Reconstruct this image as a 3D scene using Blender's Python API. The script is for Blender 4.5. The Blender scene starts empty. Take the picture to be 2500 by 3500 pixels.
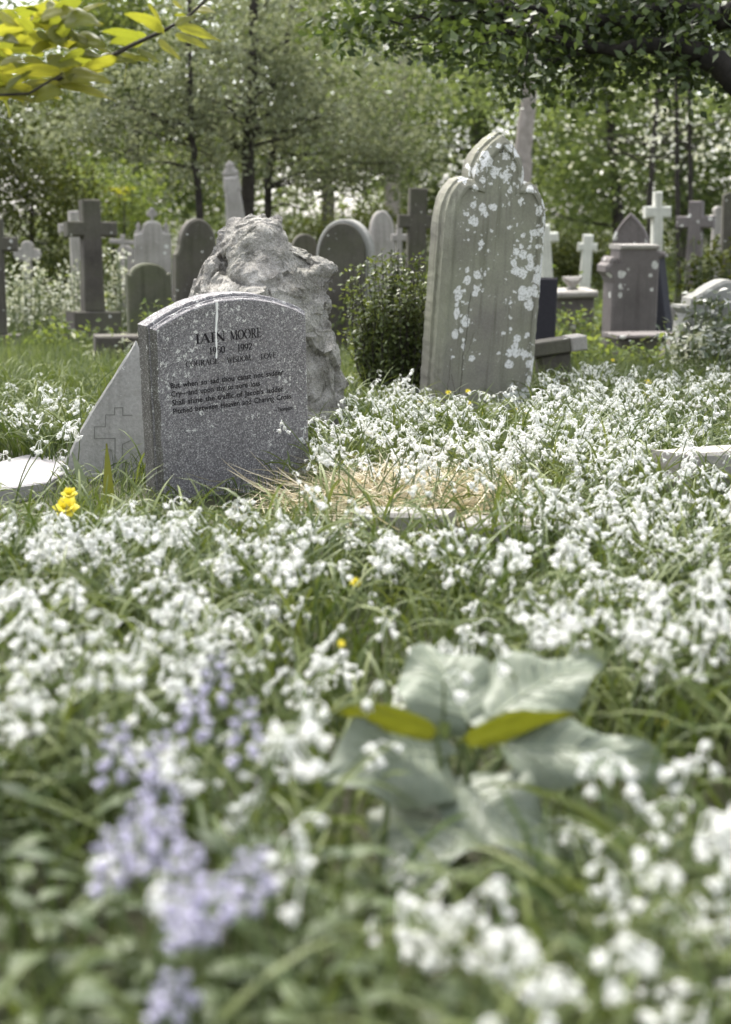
import bpy, bmesh, math, random
import numpy as np
from mathutils import Vector, Matrix, noise
random.seed(7); rng = np.random.default_rng(11)
S = bpy.context.scene; COL = S.collection
R = math.radians

# ------------------------------------------------------------------ camera, world, sun, exposure
F = 50 / 33.6 * 3500; CAMH = 0.8; PITCH = math.atan((1750 - 880) / F)
cd = bpy.data.cameras.new('camera'); cam = bpy.data.objects.new('camera', cd); COL.objects.link(cam)
cam.location = (0, 0, CAMH); cam.rotation_euler = (R(90) - PITCH, 0, 0)
cd.sensor_fit = 'VERTICAL'; cd.sensor_height = 33.6; cd.sensor_width = 24; cd.lens = 50
cd.clip_start = 0.05; cd.clip_end = 500
cd.dof.use_dof = True; cd.dof.focus_distance = 5.4; cd.dof.aperture_fstop = 2.8
S.camera = cam
SUN_EL, SUN_AZ = R(56), R(-24)          # azimuth measured from +Y towards +X
W = bpy.data.worlds.new('World'); S.world = W; W.use_nodes = True
nt = W.node_tree; bg = nt.nodes['Background']
sky = nt.nodes.new('ShaderNodeTexSky'); sky.sky_type = 'NISHITA'; sky.sun_disc = False
sky.sun_elevation = SUN_EL; sky.sun_rotation = SUN_AZ; sky.dust_density = 4.0; sky.air_density = 1.0; sky.ozone_density = 0.8
hs = nt.nodes.new('ShaderNodeHueSaturation'); hs.inputs['Saturation'].default_value = .3      # thin bright cloud: a paler sky
nt.links.new(sky.outputs[0], hs.inputs['Color']); nt.links.new(hs.outputs[0], bg.inputs[0]); bg.inputs[1].default_value = 0.15
sl = bpy.data.lights.new('sun', 'SUN'); so = bpy.data.objects.new('sun', sl); COL.objects.link(so)
sl.energy = 1.7; sl.angle = R(14); sl.color = (1, 0.95, 0.86)
sd = Vector((math.sin(SUN_AZ) * math.cos(SUN_EL), math.cos(SUN_AZ) * math.cos(SUN_EL), math.sin(SUN_EL)))
so.rotation_euler = sd.to_track_quat('Z', 'Y').to_euler(); so.location = sd * 60
S.view_settings.view_transform = 'Standard'; S.view_settings.look = 'None'
S.view_settings.exposure = 1.82; S.view_settings.gamma = 1
S.render.engine = 'CYCLES'
S.cycles.use_denoising = True
S.cycles.max_bounces = 8; S.cycles.transmission_bounces = 4; S.cycles.transparent_max_bounces = 4
S.cycles.sample_clamp_indirect = 6

# ------------------------------------------------------------------ pixel <-> place helpers
fw = np.array([0, math.cos(PITCH), -math.sin(PITCH)]); up_ = np.array([0, math.sin(PITCH), math.cos(PITCH)])
def ray(u, v): return fw + np.array([1., 0, 0]) * (u - 1250) / F + up_ * (1750 - v) / F
def at(u, v, Y):
    d = ray(u, v); return np.array([0, 0, CAMH]) + d * (Y / d[1])
def proj(P):
    d = P - np.array([0, 0, CAMH]); z = d @ fw
    return 1250 + F * d[..., 0] / z, 1750 - F * (d @ up_) / z, z
def gz(x, y):
    y = np.asarray(y, float); x = np.asarray(x, float)
    r = np.maximum(0, y - 19)
    return 0.018 * np.sin(1.7 * x + .6) * np.cos(1.1 * y + .3) + 0.012 * np.sin(4.1 * x + 2.0 * y) + 0.0022 * r * r / (1 + 0.03 * r)
def ground(u, v):
    d = ray(u, v); z = 0
    for _ in range(6):
        p = np.array([0, 0, CAMH]) + d * ((z - CAMH) / d[2]); z = float(gz(p[0], p[1]))
    return p
def px_m(d): return d * 0.99 / F

# ------------------------------------------------------------------ object helpers
def link(name, me, mat=None, parent=None):
    o = bpy.data.objects.new(name, me); COL.objects.link(o)
    if mat is not None and me is not None and not me.materials: me.materials.append(mat)
    if parent is not None: o.parent = parent
    return o
def tag(o, label, cat, group=None, kind=None):
    o['label'] = label; o['category'] = cat
    if group: o['group'] = group
    if kind: o['kind'] = kind
    return o
def thing(name, label, cat, loc=(0, 0, 0), rot=(0, 0, 0), group=None):
    o = bpy.data.objects.new(name, None); COL.objects.link(o); o.empty_display_size = .1
    o.location = [float(c) for c in loc]; o.rotation_euler = rot
    return tag(o, label, cat, group)
def mesh_np(name, V, Q, smooth=False):
    V = np.ascontiguousarray(V, np.float32).reshape(-1, 3); Q = np.ascontiguousarray(Q, np.int32).reshape(-1, 4)
    me = bpy.data.meshes.new(name)
    me.vertices.add(len(V)); me.vertices.foreach_set('co', V.ravel())
    me.loops.add(Q.size); me.loops.foreach_set('vertex_index', Q.ravel())
    me.polygons.add(len(Q)); me.polygons.foreach_set('loop_start', np.arange(0, Q.size, 4, dtype=np.int32))
    me.polygons.foreach_set('loop_total', np.full(len(Q), 4, np.int32))
    if smooth: me.polygons.foreach_set('use_smooth', np.ones(len(Q), bool))
    me.update(calc_edges=True); return me
def cat(parts):
    Vs, Qs, n = [], [], 0
    for V, Q in parts:
        V = np.asarray(V, float).reshape(-1, 3); Q = np.asarray(Q, int).reshape(-1, 4)
        Vs.append(V); Qs.append(Q + n); n += len(V)
    return np.concatenate(Vs), np.concatenate(Qs)
def tube(pts, rad, n=8):
    P = np.asarray(pts, float); k = len(P); rad = np.broadcast_to(np.asarray(rad, float), (k,))
    T = np.gradient(P, axis=0); T /= np.linalg.norm(T, axis=1)[:, None] + 1e-9
    ref = np.array([0.31, 0.17, 0.93]) if abs(T[0, 2]) < .8 else np.array([1., 0.1, 0])
    A = np.cross(T, ref); A /= np.linalg.norm(A, axis=1)[:, None]; B = np.cross(T, A)
    a = np.arange(n) / n * 2 * np.pi
    V = P[:, None] + rad[:, None, None] * (np.cos(a)[None, :, None] * A[:, None] + np.sin(a)[None, :, None] * B[:, None])
    i = np.arange(k - 1)[:, None] * n; j = np.arange(n)[None]; j2 = (j + 1) % n
    Q = np.stack([i + j, i + j2, i + n + j2, i + n + j], -1).reshape(-1, 4)
    return V.reshape(-1, 3), Q
def wob(p0, p1, k=8, amp=.05, sag=0, seed=None):
    r = np.random.default_rng(seed) if seed is not None else rng
    t = np.linspace(0, 1, k)[:, None]; P = np.asarray(p0) * (1 - t) + np.asarray(p1) * t
    n = np.cumsum(r.normal(0, 1, (k, 3)), 0); n -= n[0]; n = n - t * n[-1]
    P = P + n * amp / 2; P[:, 2] -= sag * 4 * (t * (1 - t))[:, 0]
    return P
def unit(a): return a / (np.linalg.norm(a, axis=-1, keepdims=True) + 1e-9)
def leaves(P, L, Wd, ax=None, flat=.5, droop=0.0):
    """folded two-quad leaves at points P; axis random unless given, upper side biased to +z by flat"""
    n = len(P); L = np.broadcast_to(L, (n,))[:, None]; Wd = np.broadcast_to(Wd, (n,))[:, None]
    if ax is None: ax = rng.normal(0, 1, (n, 3)) * np.array([1, 1, .6])
    ax = unit(ax + np.array([0, 0, -droop]))
    up = unit(rng.normal(0, 1, (n, 3)) * (1 - flat) + np.array([0, 0, flat]))
    s = unit(np.cross(ax, up)); nn = np.cross(s, ax)
    m = P + ax * L * .45
    V = np.stack([P, m + s * Wd * .5 + nn * Wd * .12, P + ax * L - nn * L * .08, m - s * Wd * .5 + nn * Wd * .12, m], 1)
    b = np.arange(n)[:, None] * 5
    Q = np.stack([b + [0, 1, 2, 4], b + [0, 4, 2, 3]], 1)
    return V.reshape(-1, 3), Q.reshape(-1, 4)
def blades(P, L, Wd, az, lean, bend, segs=5, keel=0.0):
    n = len(P); t = np.linspace(0, 1, segs + 1)
    L = np.broadcast_to(L, (n,)); Wd = np.broadcast_to(Wd, (n,)); lean = np.broadcast_to(lean, (n,)); bend = np.broadcast_to(bend, (n,))
    th = lean[:, None] + bend[:, None] * t[None] ** 1.3
    st = (L / segs)[:, None]
    r = np.concatenate([np.zeros((n, 1)), np.cumsum(np.sin(th[:, :-1]) * st, 1)], 1)
    z = np.concatenate([np.zeros((n, 1)), np.cumsum(np.cos(th[:, :-1]) * st, 1)], 1)
    z = np.maximum(z, 0.006 + 0.01 * rng.random((n, 1)))
    dx, dy = np.cos(az), np.sin(az)
    C = np.stack([P[:, 0, None] + r * dx[:, None], P[:, 1, None] + r * dy[:, None], P[:, 2, None] + z], -1)
    w = (Wd[:, None] * (np.minimum(1, t * 6 + .55) * np.sqrt(np.maximum(0, 1 - t ** 2.2)) + .06)[None]) * .5
    s = np.stack([-dy, dx, np.zeros(n)], -1)
    tw = rng.normal(0, .5, n); s = s * np.cos(tw)[:, None] + np.array([0, 0, 1.]) * np.sin(tw)[:, None]
    V = np.stack([C - s[:, None] * w[..., None], C + s[:, None] * w[..., None]], 2)
    b = (np.arange(n) * (segs + 1) * 2)[:, None] + (np.arange(segs) * 2)[None]
    Q = np.stack([b, b + 1, b + 3, b + 2], -1)
    return V.reshape(-1, 3), Q.reshape(-1, 4)

# ------------------------------------------------------------------ materials
def nodes(name):
    m = bpy.data.materials.new(name); m.use_nodes = True
    t = m.node_tree; t.nodes.clear(); return m, t, t.nodes, t.links
def leaf_mat(name, c1, c2, trans=.35, tcol=None, rough=.5, spec=.35, nscale=1.2):
    m, t, N, Lk = nodes(name)
    out = N.new('ShaderNodeOutputMaterial'); geo = N.new('ShaderNodeNewGeometry')
    no = N.new('ShaderNodeTexNoise'); no.inputs['Scale'].default_value = nscale; no.inputs['Detail'].default_value = 2
    Lk.new(geo.outputs['Position'], no.inputs['Vector'])
    add = N.new('ShaderNodeMath'); add.operation = 'ADD'; add.inputs[1].default_value = -.5
    Lk.new(no.outputs['Fac'], add.inputs[0])
    mul = N.new('ShaderNodeMath'); mul.operation = 'MULTIPLY_ADD'; mul.inputs[1].default_value = 1.5
    Lk.new(add.outputs[0], mul.inputs[0]); Lk.new(geo.outputs['Random Per Island'], mul.inputs[2]); mul.use_clamp = True
    mix = N.new('ShaderNodeMix'); mix.data_type = 'RGBA'
    mix.inputs[6].default_value = (*c1, 1); mix.inputs[7].default_value = (*c2, 1)
    Lk.new(mul.outputs[0], mix.inputs[0])
    p = N.new('ShaderNodeBsdfPrincipled'); p.inputs['Roughness'].default_value = rough; p.inputs['Specular IOR Level'].default_value = spec
    Lk.new(mix.outputs[2], p.inputs['Base Color'])
    if trans > 0:
        tr = N.new('ShaderNodeBsdfTranslucent'); tm = N.new('ShaderNodeMix'); tm.data_type = 'RGBA'; tm.blend_type = 'MULTIPLY'; tm.inputs[0].default_value = 1
        Lk.new(mix.outputs[2], tm.inputs[6]); tm.inputs[7].default_value = (*(tcol or (1.5, 1.45, .6)), 1)
        Lk.new(tm.outputs[2], tr.inputs['Color'])
        ms = N.new('ShaderNodeMixShader'); ms.inputs[0].default_value = trans
        Lk.new(p.outputs[0], ms.inputs[1]); Lk.new(tr.outputs[0], ms.inputs[2]); Lk.new(ms.outputs[0], out.inputs[0])
    else: Lk.new(p.outputs[0], out.inputs[0])
    return m
def stone_mat(name, c1, c2, scale=5, speck=0.0, lichen=0.0, lscale=22, moss=0.0, streak=0.0, bump=.25, fine=90, lcol=(.62, .62, .58), edge=0, mosscol=(.09, .11, .04), rough=.85):
    m, t, N, Lk = nodes(name)
    out = N.new('ShaderNodeOutputMaterial'); p = N.new('ShaderNodeBsdfPrincipled'); Lk.new(p.outputs[0], out.inputs[0])
    p.inputs['Roughness'].default_value = rough; p.inputs['Specular IOR Level'].default_value = .25
    tc = N.new('ShaderNodeTexCoord'); O = tc.outputs['Object']
    def noise_(sc, det=6, vec=None, rough_=.6):
        n = N.new('ShaderNodeTexNoise'); n.inputs['Scale'].default_value = sc; n.inputs['Detail'].default_value = det; n.inputs['Roughness'].default_value = rough_
        Lk.new(vec or O, n.inputs['Vector']); return n
    def ramp(src, a, b):
        r = N.new('ShaderNodeMapRange'); r.inputs[1].default_value = a; r.inputs[2].default_value = b; Lk.new(src, r.inputs[0]); return r.outputs[0]
    def mix(fac, A, B, mode='MIX'):
        x = N.new('ShaderNodeMix'); x.data_type = 'RGBA'; x.blend_type = mode
        if isinstance(fac, float): x.inputs[0].default_value = fac
        else: Lk.new(fac, x.inputs[0])
        for s, i in ((A, 6), (B, 7)):
            if isinstance(s, tuple): x.inputs[i].default_value = (*s, 1)
            else: Lk.new(s, x.inputs[i])
        return x.outputs[2]
    def math_(op, a, b=None):
        x = N.new('ShaderNodeMath'); x.operation = op
        for s, i in ((a, 0), (b, 1)):
            if s is None: continue
            if isinstance(s, (int, float)): x.inputs[i].default_value = s
            else: Lk.new(s, x.inputs[i])
        return x.outputs[0]
    big = noise_(scale, 8); c = mix(ramp(big.outputs[0], .3, .7), c1, c2)
    fn = noise_(fine, 4, rough_=.7); c = mix(.55, c, mix(ramp(fn.outputs[0], .25, .75), (.35, .35, .35), (1.0, 1.0, 1.0)), 'MULTIPLY')
    c = mix(1.0, c, (1.35, 1.35, 1.35), 'MULTIPLY')
    if streak:
        mp = N.new('ShaderNodeMapping'); mp.inputs['Scale'].default_value = (1, 1, .06); Lk.new(O, mp.inputs[0])
        sn = noise_(26, 4, mp.outputs[0]); c = mix(math_('MULTIPLY', ramp(sn.outputs[0], .52, .72), streak), c, mix(1.0, c, (.45, .44, .42), 'MULTIPLY'))
    if moss:
        mn = noise_(2.6, 6); c = mix(math_('MULTIPLY', ramp(mn.outputs[0], .42, .68), moss), c, mosscol)
    if speck:
        v = N.new('ShaderNodeTexVoronoi'); v.inputs['Scale'].default_value = 300; Lk.new(O, v.inputs['Vector'])
        sx = N.new('ShaderNodeSeparateColor'); Lk.new(v.outputs['Color'], sx.inputs[0])
        c = mix(math_('MULTIPLY', ramp(sx.outputs[0], .66, .7), speck), c, (.045, .04, .045))
        c = mix(math_('MULTIPLY', ramp(sx.outputs[1], .80, .84), speck), c, (.5, .49, .48))
    if lichen:
        dn = noise_(lscale * 2.2, 4); dv = mix(.045, O, dn.outputs['Color'], 'ADD')
        v = N.new('ShaderNodeTexVoronoi'); v.inputs['Scale'].default_value = lscale; Lk.new(dv, v.inputs['Vector'])
        sx = N.new('ShaderNodeSeparateColor'); Lk.new(v.outputs['Color'], sx.inputs[0])
        lm = noise_(3.2, 3); mask = ramp(lm.outputs[0], .33, .58)
        if edge:
            sp = N.new('ShaderNodeSeparateXYZ'); Lk.new(O, sp.inputs[0]); ax_ = math_('POWER', math_('MULTIPLY', math_('ABSOLUTE', sp.outputs[0]), edge), 1.6)
            mask = math_('MULTIPLY', mask, math_('MULTIPLY', ramp(sp.outputs[0], -.235, -.195), math_('ADD', math_('MINIMUM', ax_, 1.0), math_('ADD', math_('MULTIPLY', ramp(sp.outputs[2], 1.05, 1.2), .6), .46))))
        thr = math_('MULTIPLY', math_('MULTIPLY', sx.outputs[0], mask), lichen)
        d = math_('SUBTRACT', thr, v.outputs['Distance']); spot = ramp(d, 0.0, .05)
        v2 = N.new('ShaderNodeTexVoronoi'); v2.inputs['Scale'].default_value = lscale * 2.7; Lk.new(dv, v2.inputs['Vector'])
        s2 = N.new('ShaderNodeSeparateColor'); Lk.new(v2.outputs['Color'], s2.inputs[0])
        d2 = math_('SUBTRACT', math_('MULTIPLY', math_('MULTIPLY', ramp(s2.outputs[1], .72, 1.0), math_('ADD', mask, .12)), lichen * .62), v2.outputs['Distance'])
        spot = math_('MAXIMUM', spot, ramp(d2, 0.0, .06))
        ln = noise_(lscale * 6, 3); spot = math_('MULTIPLY', spot, ramp(ln.outputs[0], .3, .5))
        c = mix(spot, c, lcol)
    Lk.new(c, p.inputs['Base Color'])
    b = N.new('ShaderNodeBump'); b.inputs['Strength'].default_value = bump; b.inputs['Distance'].default_value = .01
    hh = math_('ADD', math_('MULTIPLY', big.outputs[0], 1.5), fn.outputs[0]); Lk.new(hh, b.inputs['Height']); Lk.new(b.outputs[0], p.inputs['Normal'])
    return m
def plain(name, c, rough=.8):
    m, t, N, Lk = nodes(name); out = N.new('ShaderNodeOutputMaterial'); p = N.new('ShaderNodeBsdfPrincipled')
    tc = N.new('ShaderNodeTexCoord'); n = N.new('ShaderNodeTexNoise'); n.inputs['Scale'].default_value = 40; Lk.new(tc.outputs['Object'], n.inputs['Vector'])
    x = N.new('ShaderNodeMix'); x.data_type = 'RGBA'; x.inputs[6].default_value = (*[k * .75 for k in c], 1); x.inputs[7].default_value = (*[min(1, k * 1.2) for k in c], 1)
    Lk.new(n.outputs[0], x.inputs[0]); Lk.new(x.outputs[2], p.inputs['Base Color']); p.inputs['Roughness'].default_value = rough; p.inputs['Specular IOR Level'].default_value = .2
    Lk.new(p.outputs[0], out.inputs[0]); return m
def bark_mat(name, c1, c2, sc=9):
    return stone_mat(name, c1, c2, scale=sc, streak=.6, bump=.6, fine=40)

M = {}
M['granite'] = stone_mat('speckled granite', (.130, .124, .127), (.195, .187, .191), scale=4, speck=.5, lichen=.46, lscale=46, bump=.12, fine=220, lcol=(.6, .6, .57))
M['granite_side'] = stone_mat('darker granite', (.06, .056, .05), (.11, .105, .09), scale=6, speck=.3, lichen=.3, lscale=40, bump=.15, fine=200)  # a darker granite for one side of the slab
M['rock'] = stone_mat('rough rock', (.12, .107, .09), (.40, .385, .35), scale=8, speck=.4, bump=.9, fine=80, moss=.35, streak=.3)
M['lichened'] = stone_mat('lichened sandstone', (.165, .152, .135), (.26, .262, .20), scale=3, lichen=.92, lscale=19, edge=3.9, moss=.35, streak=.75, bump=.35, fine=150, lcol=(.72, .72, .70), mosscol=(.15, .16, .09))
M['slab'] = stone_mat('grey leaning slab', (.21, .21, .19), (.30, .295, .28), scale=5, streak=.3, lichen=.25, lscale=20, bump=.25)
M['dark'] = stone_mat('dark grave stone', (.052, .046, .04), (.105, .095, .082), scale=3, streak=.5, moss=.3, lichen=.25, lscale=14)
M['darkgreen'] = stone_mat('dark mossy stone', (.062, .064, .045), (.115, .11, .082), scale=3, streak=.6, moss=.5)
M['grey'] = stone_mat('grey grave stone', (.105, .094, .09), (.17, .152, .147), scale=3, streak=.35, lichen=.45, lscale=11)
M['pale'] = stone_mat('pale grave stone', (.23, .212, .20), (.37, .35, .325), scale=3, streak=.5, moss=.25, lichen=.3, lscale=12)
M['white'] = stone_mat('white marble', (.45, .45, .40), (.60, .60, .54), scale=3, streak=.3, moss=.12)
M['ledger'] = stone_mat('pale paving stone', (.23, .22, .222), (.33, .318, .32), scale=4, speck=.15, bump=.2)
M['kerb'] = stone_mat('kerb stone', (.20, .19, .18), (.34, .33, .31), scale=6, moss=.35, bump=.4)
M['letter'] = plain('incised black lettering', (.018, .016, .018), .7)
M['drip'] = plain('white dropping', (.8, .8, .78))
M['soil'] = stone_mat('soil and litter', (.022, .021, .012), (.05, .05, .022), scale=9, bump=.8, fine=60, moss=.5, mosscol=(.05, .075, .02))
M['grass'] = leaf_mat('grass blades', (.032, .052, .011), (.105, .135, .037), .28, (1.5, 1.5, .8))
M['lawn'] = leaf_mat('lawn blades', (.055, .08, .025), (.14, .17, .07), .3, (1.5, 1.5, .8))
M['strap'] = leaf_mat('strap leaves', (.046, .072, .018), (.145, .172, .060), .22, (1.4, 1.4, .7), rough=.55, spec=.18)
M['straw'] = leaf_mat('dry straw', (.36, .30, .19), (.60, .54, .40), .25, (1.1, 1.05, .8))
M['petal'] = leaf_mat('white petals', (.84, .85, .83), (.90, .90, .88), .42, (1.0, 1.0, .97), rough=.6, spec=.2)
M['lilac'] = leaf_mat('lilac petals', (.50, .49, .61), (.69, .68, .79), .3, (1.1, 1.0, 1.2), rough=.6, spec=.2)
M['stem'] = leaf_mat('flower stems', (.10, .13, .05), (.15, .19, .08), .2)
M['yellow'] = leaf_mat('yellow petals', (.72, .60, .04), (.80, .72, .08), .3, (1.0, 1.0, .5))
M['broad'] = leaf_mat('broad leaf', (.10, .128, .085), (.185, .21, .16), .2, (1.3, 1.3, .5), rough=.5, spec=.35, nscale=22)
M['vein'] = leaf_mat('leaf veins', (.22, .25, .17), (.27, .30, .22), .1)
M['oliveleaf'] = leaf_mat('backlit leaf', (.062, .072, .014), (.10, .108, .024), .38, (1.5, 1.45, .35), rough=.4)
M['lowleaf'] = leaf_mat('low leaves', (.024, .042, .012), (.068, .092, .034), .15, (1.4, 1.4, .6), rough=.5, spec=.22)
M['lime'] = leaf_mat('lime leaves', (.13, .15, .04), (.25, .25, .07), .64, (1.35, 1.3, .4), rough=.45)
M['bush'] = leaf_mat('bush leaves', (.05, .07, .022), (.13, .16, .06), .3, rough=.4, spec=.5)
M['oak'] = leaf_mat('dark canopy leaves', (.026, .042, .014), (.085, .118, .045), .3, (1.4, 1.4, .6), nscale=2)
M['treeA'] = leaf_mat('fresh tree leaves', (.09, .125, .05), (.21, .255, .115), .45, (1.4, 1.4, .8), rough=.75, spec=.12, nscale=.9)
M['treeB'] = leaf_mat('mid tree leaves', (.075, .108, .04), (.175, .215, .095), .42, rough=.75, spec=.12, nscale=.9)
M['treeC'] = leaf_mat('grey conifer needles', (.10, .118, .058), (.26, .28, .18), .3, (1.2, 1.2, 1.0), rough=.75, spec=.12, nscale=.9)
M['treeD'] = leaf_mat('dark shrub leaves', (.028, .038, .012), (.085, .098, .03), .22, rough=.75, spec=.12, nscale=.9)
M['blossom'] = leaf_mat('cream blossom', (.50, .52, .40), (.66, .66, .55), .3, (1, 1, .9))
M['parsley'] = leaf_mat('pale flowering weeds', (.25, .28, .18), (.62, .62, .54), .3, (1, 1, .8))
M['ivy'] = leaf_mat('ivy leaves', (.04, .06, .03), (.13, .15, .11), .2, rough=.3, spec=.7)
M['barkdark'] = bark_mat('dark bark', (.022, .019, .016), (.055, .048, .04))
M['barkblack'] = bark_mat('shade-darkened bark', (.012, .011, .009), (.03, .026, .022))  # shade on the overhanging limbs is put into this near-black colour
M['barkpale'] = bark_mat('pale bark', (.22, .195, .17), (.36, .32, .29))
M['barkmid'] = bark_mat('grey bark', (.11, .10, .085), (.18, .165, .145))

# ------------------------------------------------------------------ ground
def terrain():
    ys = np.concatenate([np.linspace(-6, 12, 120), np.linspace(12.4, 80, 90)]); xs = np.linspace(-40, 40, 241); xs = np.sign(xs) * np.abs(xs / 40) ** 1.8 * 40
    X, Y = np.meshgrid(xs, ys); Z = gz(X, Y); nx = len(xs); ny = len(ys)
    V = np.stack([X, Y, Z], -1).reshape(-1, 3)
    i = np.arange(ny - 1)[:, None] * nx; j = np.arange(nx - 1)[None]
    Q = np.stack([i + j, i + j + 1, i + nx + j + 1, i + nx + j], -1).reshape(-1, 4)
    o = link('ground', mesh_np('ground', V, Q, True), M['soil']); o['kind'] = 'structure'
terrain()

# ------------------------------------------------------------------ stone shapes
def inset(out, d):
    n = len(out); res = []
    for i in range(n):
        p, a, b = Vector(out[i]), Vector(out[i - 1]), Vector(out[(i + 1) % n])
        e1 = (p - a).normalized(); e2 = (b - p).normalized()
        n1 = Vector((-e1.y, e1.x)); n2 = Vector((-e2.y, e2.x)); m = (n1 + n2)
        if m.length < 1e-6: m = n1
        m.normalize(); k = max(.45, m.dot(n1)); res.append((p.x + m.x * d / k, p.y + m.y * d / k))
    if d > .02 and n > 16:                                             # drop points that fold over at tight corners
        A = np.array(out); B = np.roll(A, -1, 0); E = B - A; Q = np.array(res)
        t = np.clip(((Q[:, None] - A) * E).sum(-1) / ((E * E).sum(-1) + 1e-12), 0, 1); dist = np.linalg.norm(Q[:, None] - A - E * t[..., None], axis=-1).min(1)
        ok = dist > d * .985; good = np.where(ok)[0]
        for i in range(n):
            if not ok[i]: res[i] = res[int(good[np.argmin(np.minimum(abs(good - i), n - abs(good - i)))])]
    return res
def loft(name, outline, rings, jit=0.0):
    """outline (x,z) counter-clockwise seen from the front (-y); rings = [(inset, y)] from back to front"""
    bm = bmesh.new(); prev = None; first = None; r = random.Random(len(outline))
    for d, y in rings:
        vs = [bm.verts.new((x + (r.uniform(-jit, jit) if z > .03 else 0), y, z + (r.uniform(-jit, jit) if z > .03 else 0))) for x, z in inset(outline, d)]
        if prev:
            k = len(vs)
            for i in range(k): bm.faces.new((prev[i], prev[(i + 1) % k], vs[(i + 1) % k], vs[i]))
        else: first = vs
        prev = vs
    bm.faces.new(prev); bm.faces.new(first[::-1]); bm.normal_update()
    bmesh.ops.remove_doubles(bm, verts=bm.verts, dist=2e-5); bm.normal_update()
    bmesh.ops.triangulate(bm, faces=[f for f in bm.faces if len(f.verts) > 4])
    bmesh.ops.recalc_face_normals(bm, faces=bm.faces)
    me = bpy.data.meshes.new(name); bm.to_mesh(me); bm.free(); return me
def slab_rings(t, c=.012): return [(c, t / 2), (0, t / 2 - c), (0, -t / 2 + c), (c, -t / 2)]
def arcpts(cx, cz, rx, rz, a0, a1, n): return [(cx + rx * math.cos(R(a0 + (a1 - a0) * i / n)), cz + rz * math.sin(R(a0 + (a1 - a0) * i / n))) for i in range(n + 1)]
def densify(o, step):
    r = []
    for i in range(len(o)):
        a, b = o[i], o[(i + 1) % len(o)]; k = max(1, int(math.dist(a, b) / step))
        r += [(a[0] + (b[0] - a[0]) * j / k, a[1] + (b[1] - a[1]) * j / k) for j in range(k)]
    return r
def o_round(w, h, rise): return [(-w / 2, 0), (w / 2, 0)] + arcpts(0, h - rise, w / 2, rise, 0, 180, 20)
def o_shoulder(w, h, sh, r):
    return [(-w / 2, 0), (w / 2, 0), (w / 2, h - sh), (r, h - sh)] + arcpts(0, h - sh, r - .02, sh, 0, 180, 16) + [(-r, h - sh), (-w / 2, h - sh)]
def o_gothic(w, h, rise):
    p = [(w / 2 * math.cos(R(a)) ** .85, h - rise + rise * math.sin(R(a)) ** 1.05) for a in range(0, 91, 9)]
    p = [(w / 2 * (1 - (i / 10) ** 1.9), h - rise + rise * (i / 10)) for i in range(11)]
    return [(-w / 2, 0), (w / 2, 0)] + p + [(-x, z) for x, z in p[::-1][1:]]
def o_cross(w, h, s, az, at_, flare=0.0, top=None):
    top = top or s
    a0, a1 = az - at_ / 2, az + at_ / 2; f = flare
    return [(-s / 2 * 1.15, 0), (s / 2 * 1.15, 0), (s / 2, a0), (w / 2, a0 - f), (w / 2, a1 + f), (top / 2, a1), (top / 2 + f, h), (-top / 2 - f, h), (-top / 2, a1), (-w / 2, a1 + f), (-w / 2, a0 - f), (-s / 2, a0)]
def o_trefoil_cross(w, h, s, az, r):
    def lobe(cx, cz, a0): return arcpts(cx, cz, r, r, a0, a0 + 250, 12)
    return [(-s / 2, 0), (s / 2, 0), (s / 2, az - s / 2)] + lobe(w / 2 - r, az, -125) + [(s / 2, az + s / 2)] + lobe(0, h - r, -35) + [(-s / 2, az + s / 2)] + lobe(-w / 2 + r, az, 55) + [(-s / 2, az - s / 2)]
def boxm(name, w, d, h, c=.012, jit=0.0):
    return loft(name, [(-w / 2, 0), (w / 2, 0), (w / 2, h), (-w / 2, h)], slab_rings(d, c), jit)

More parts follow.
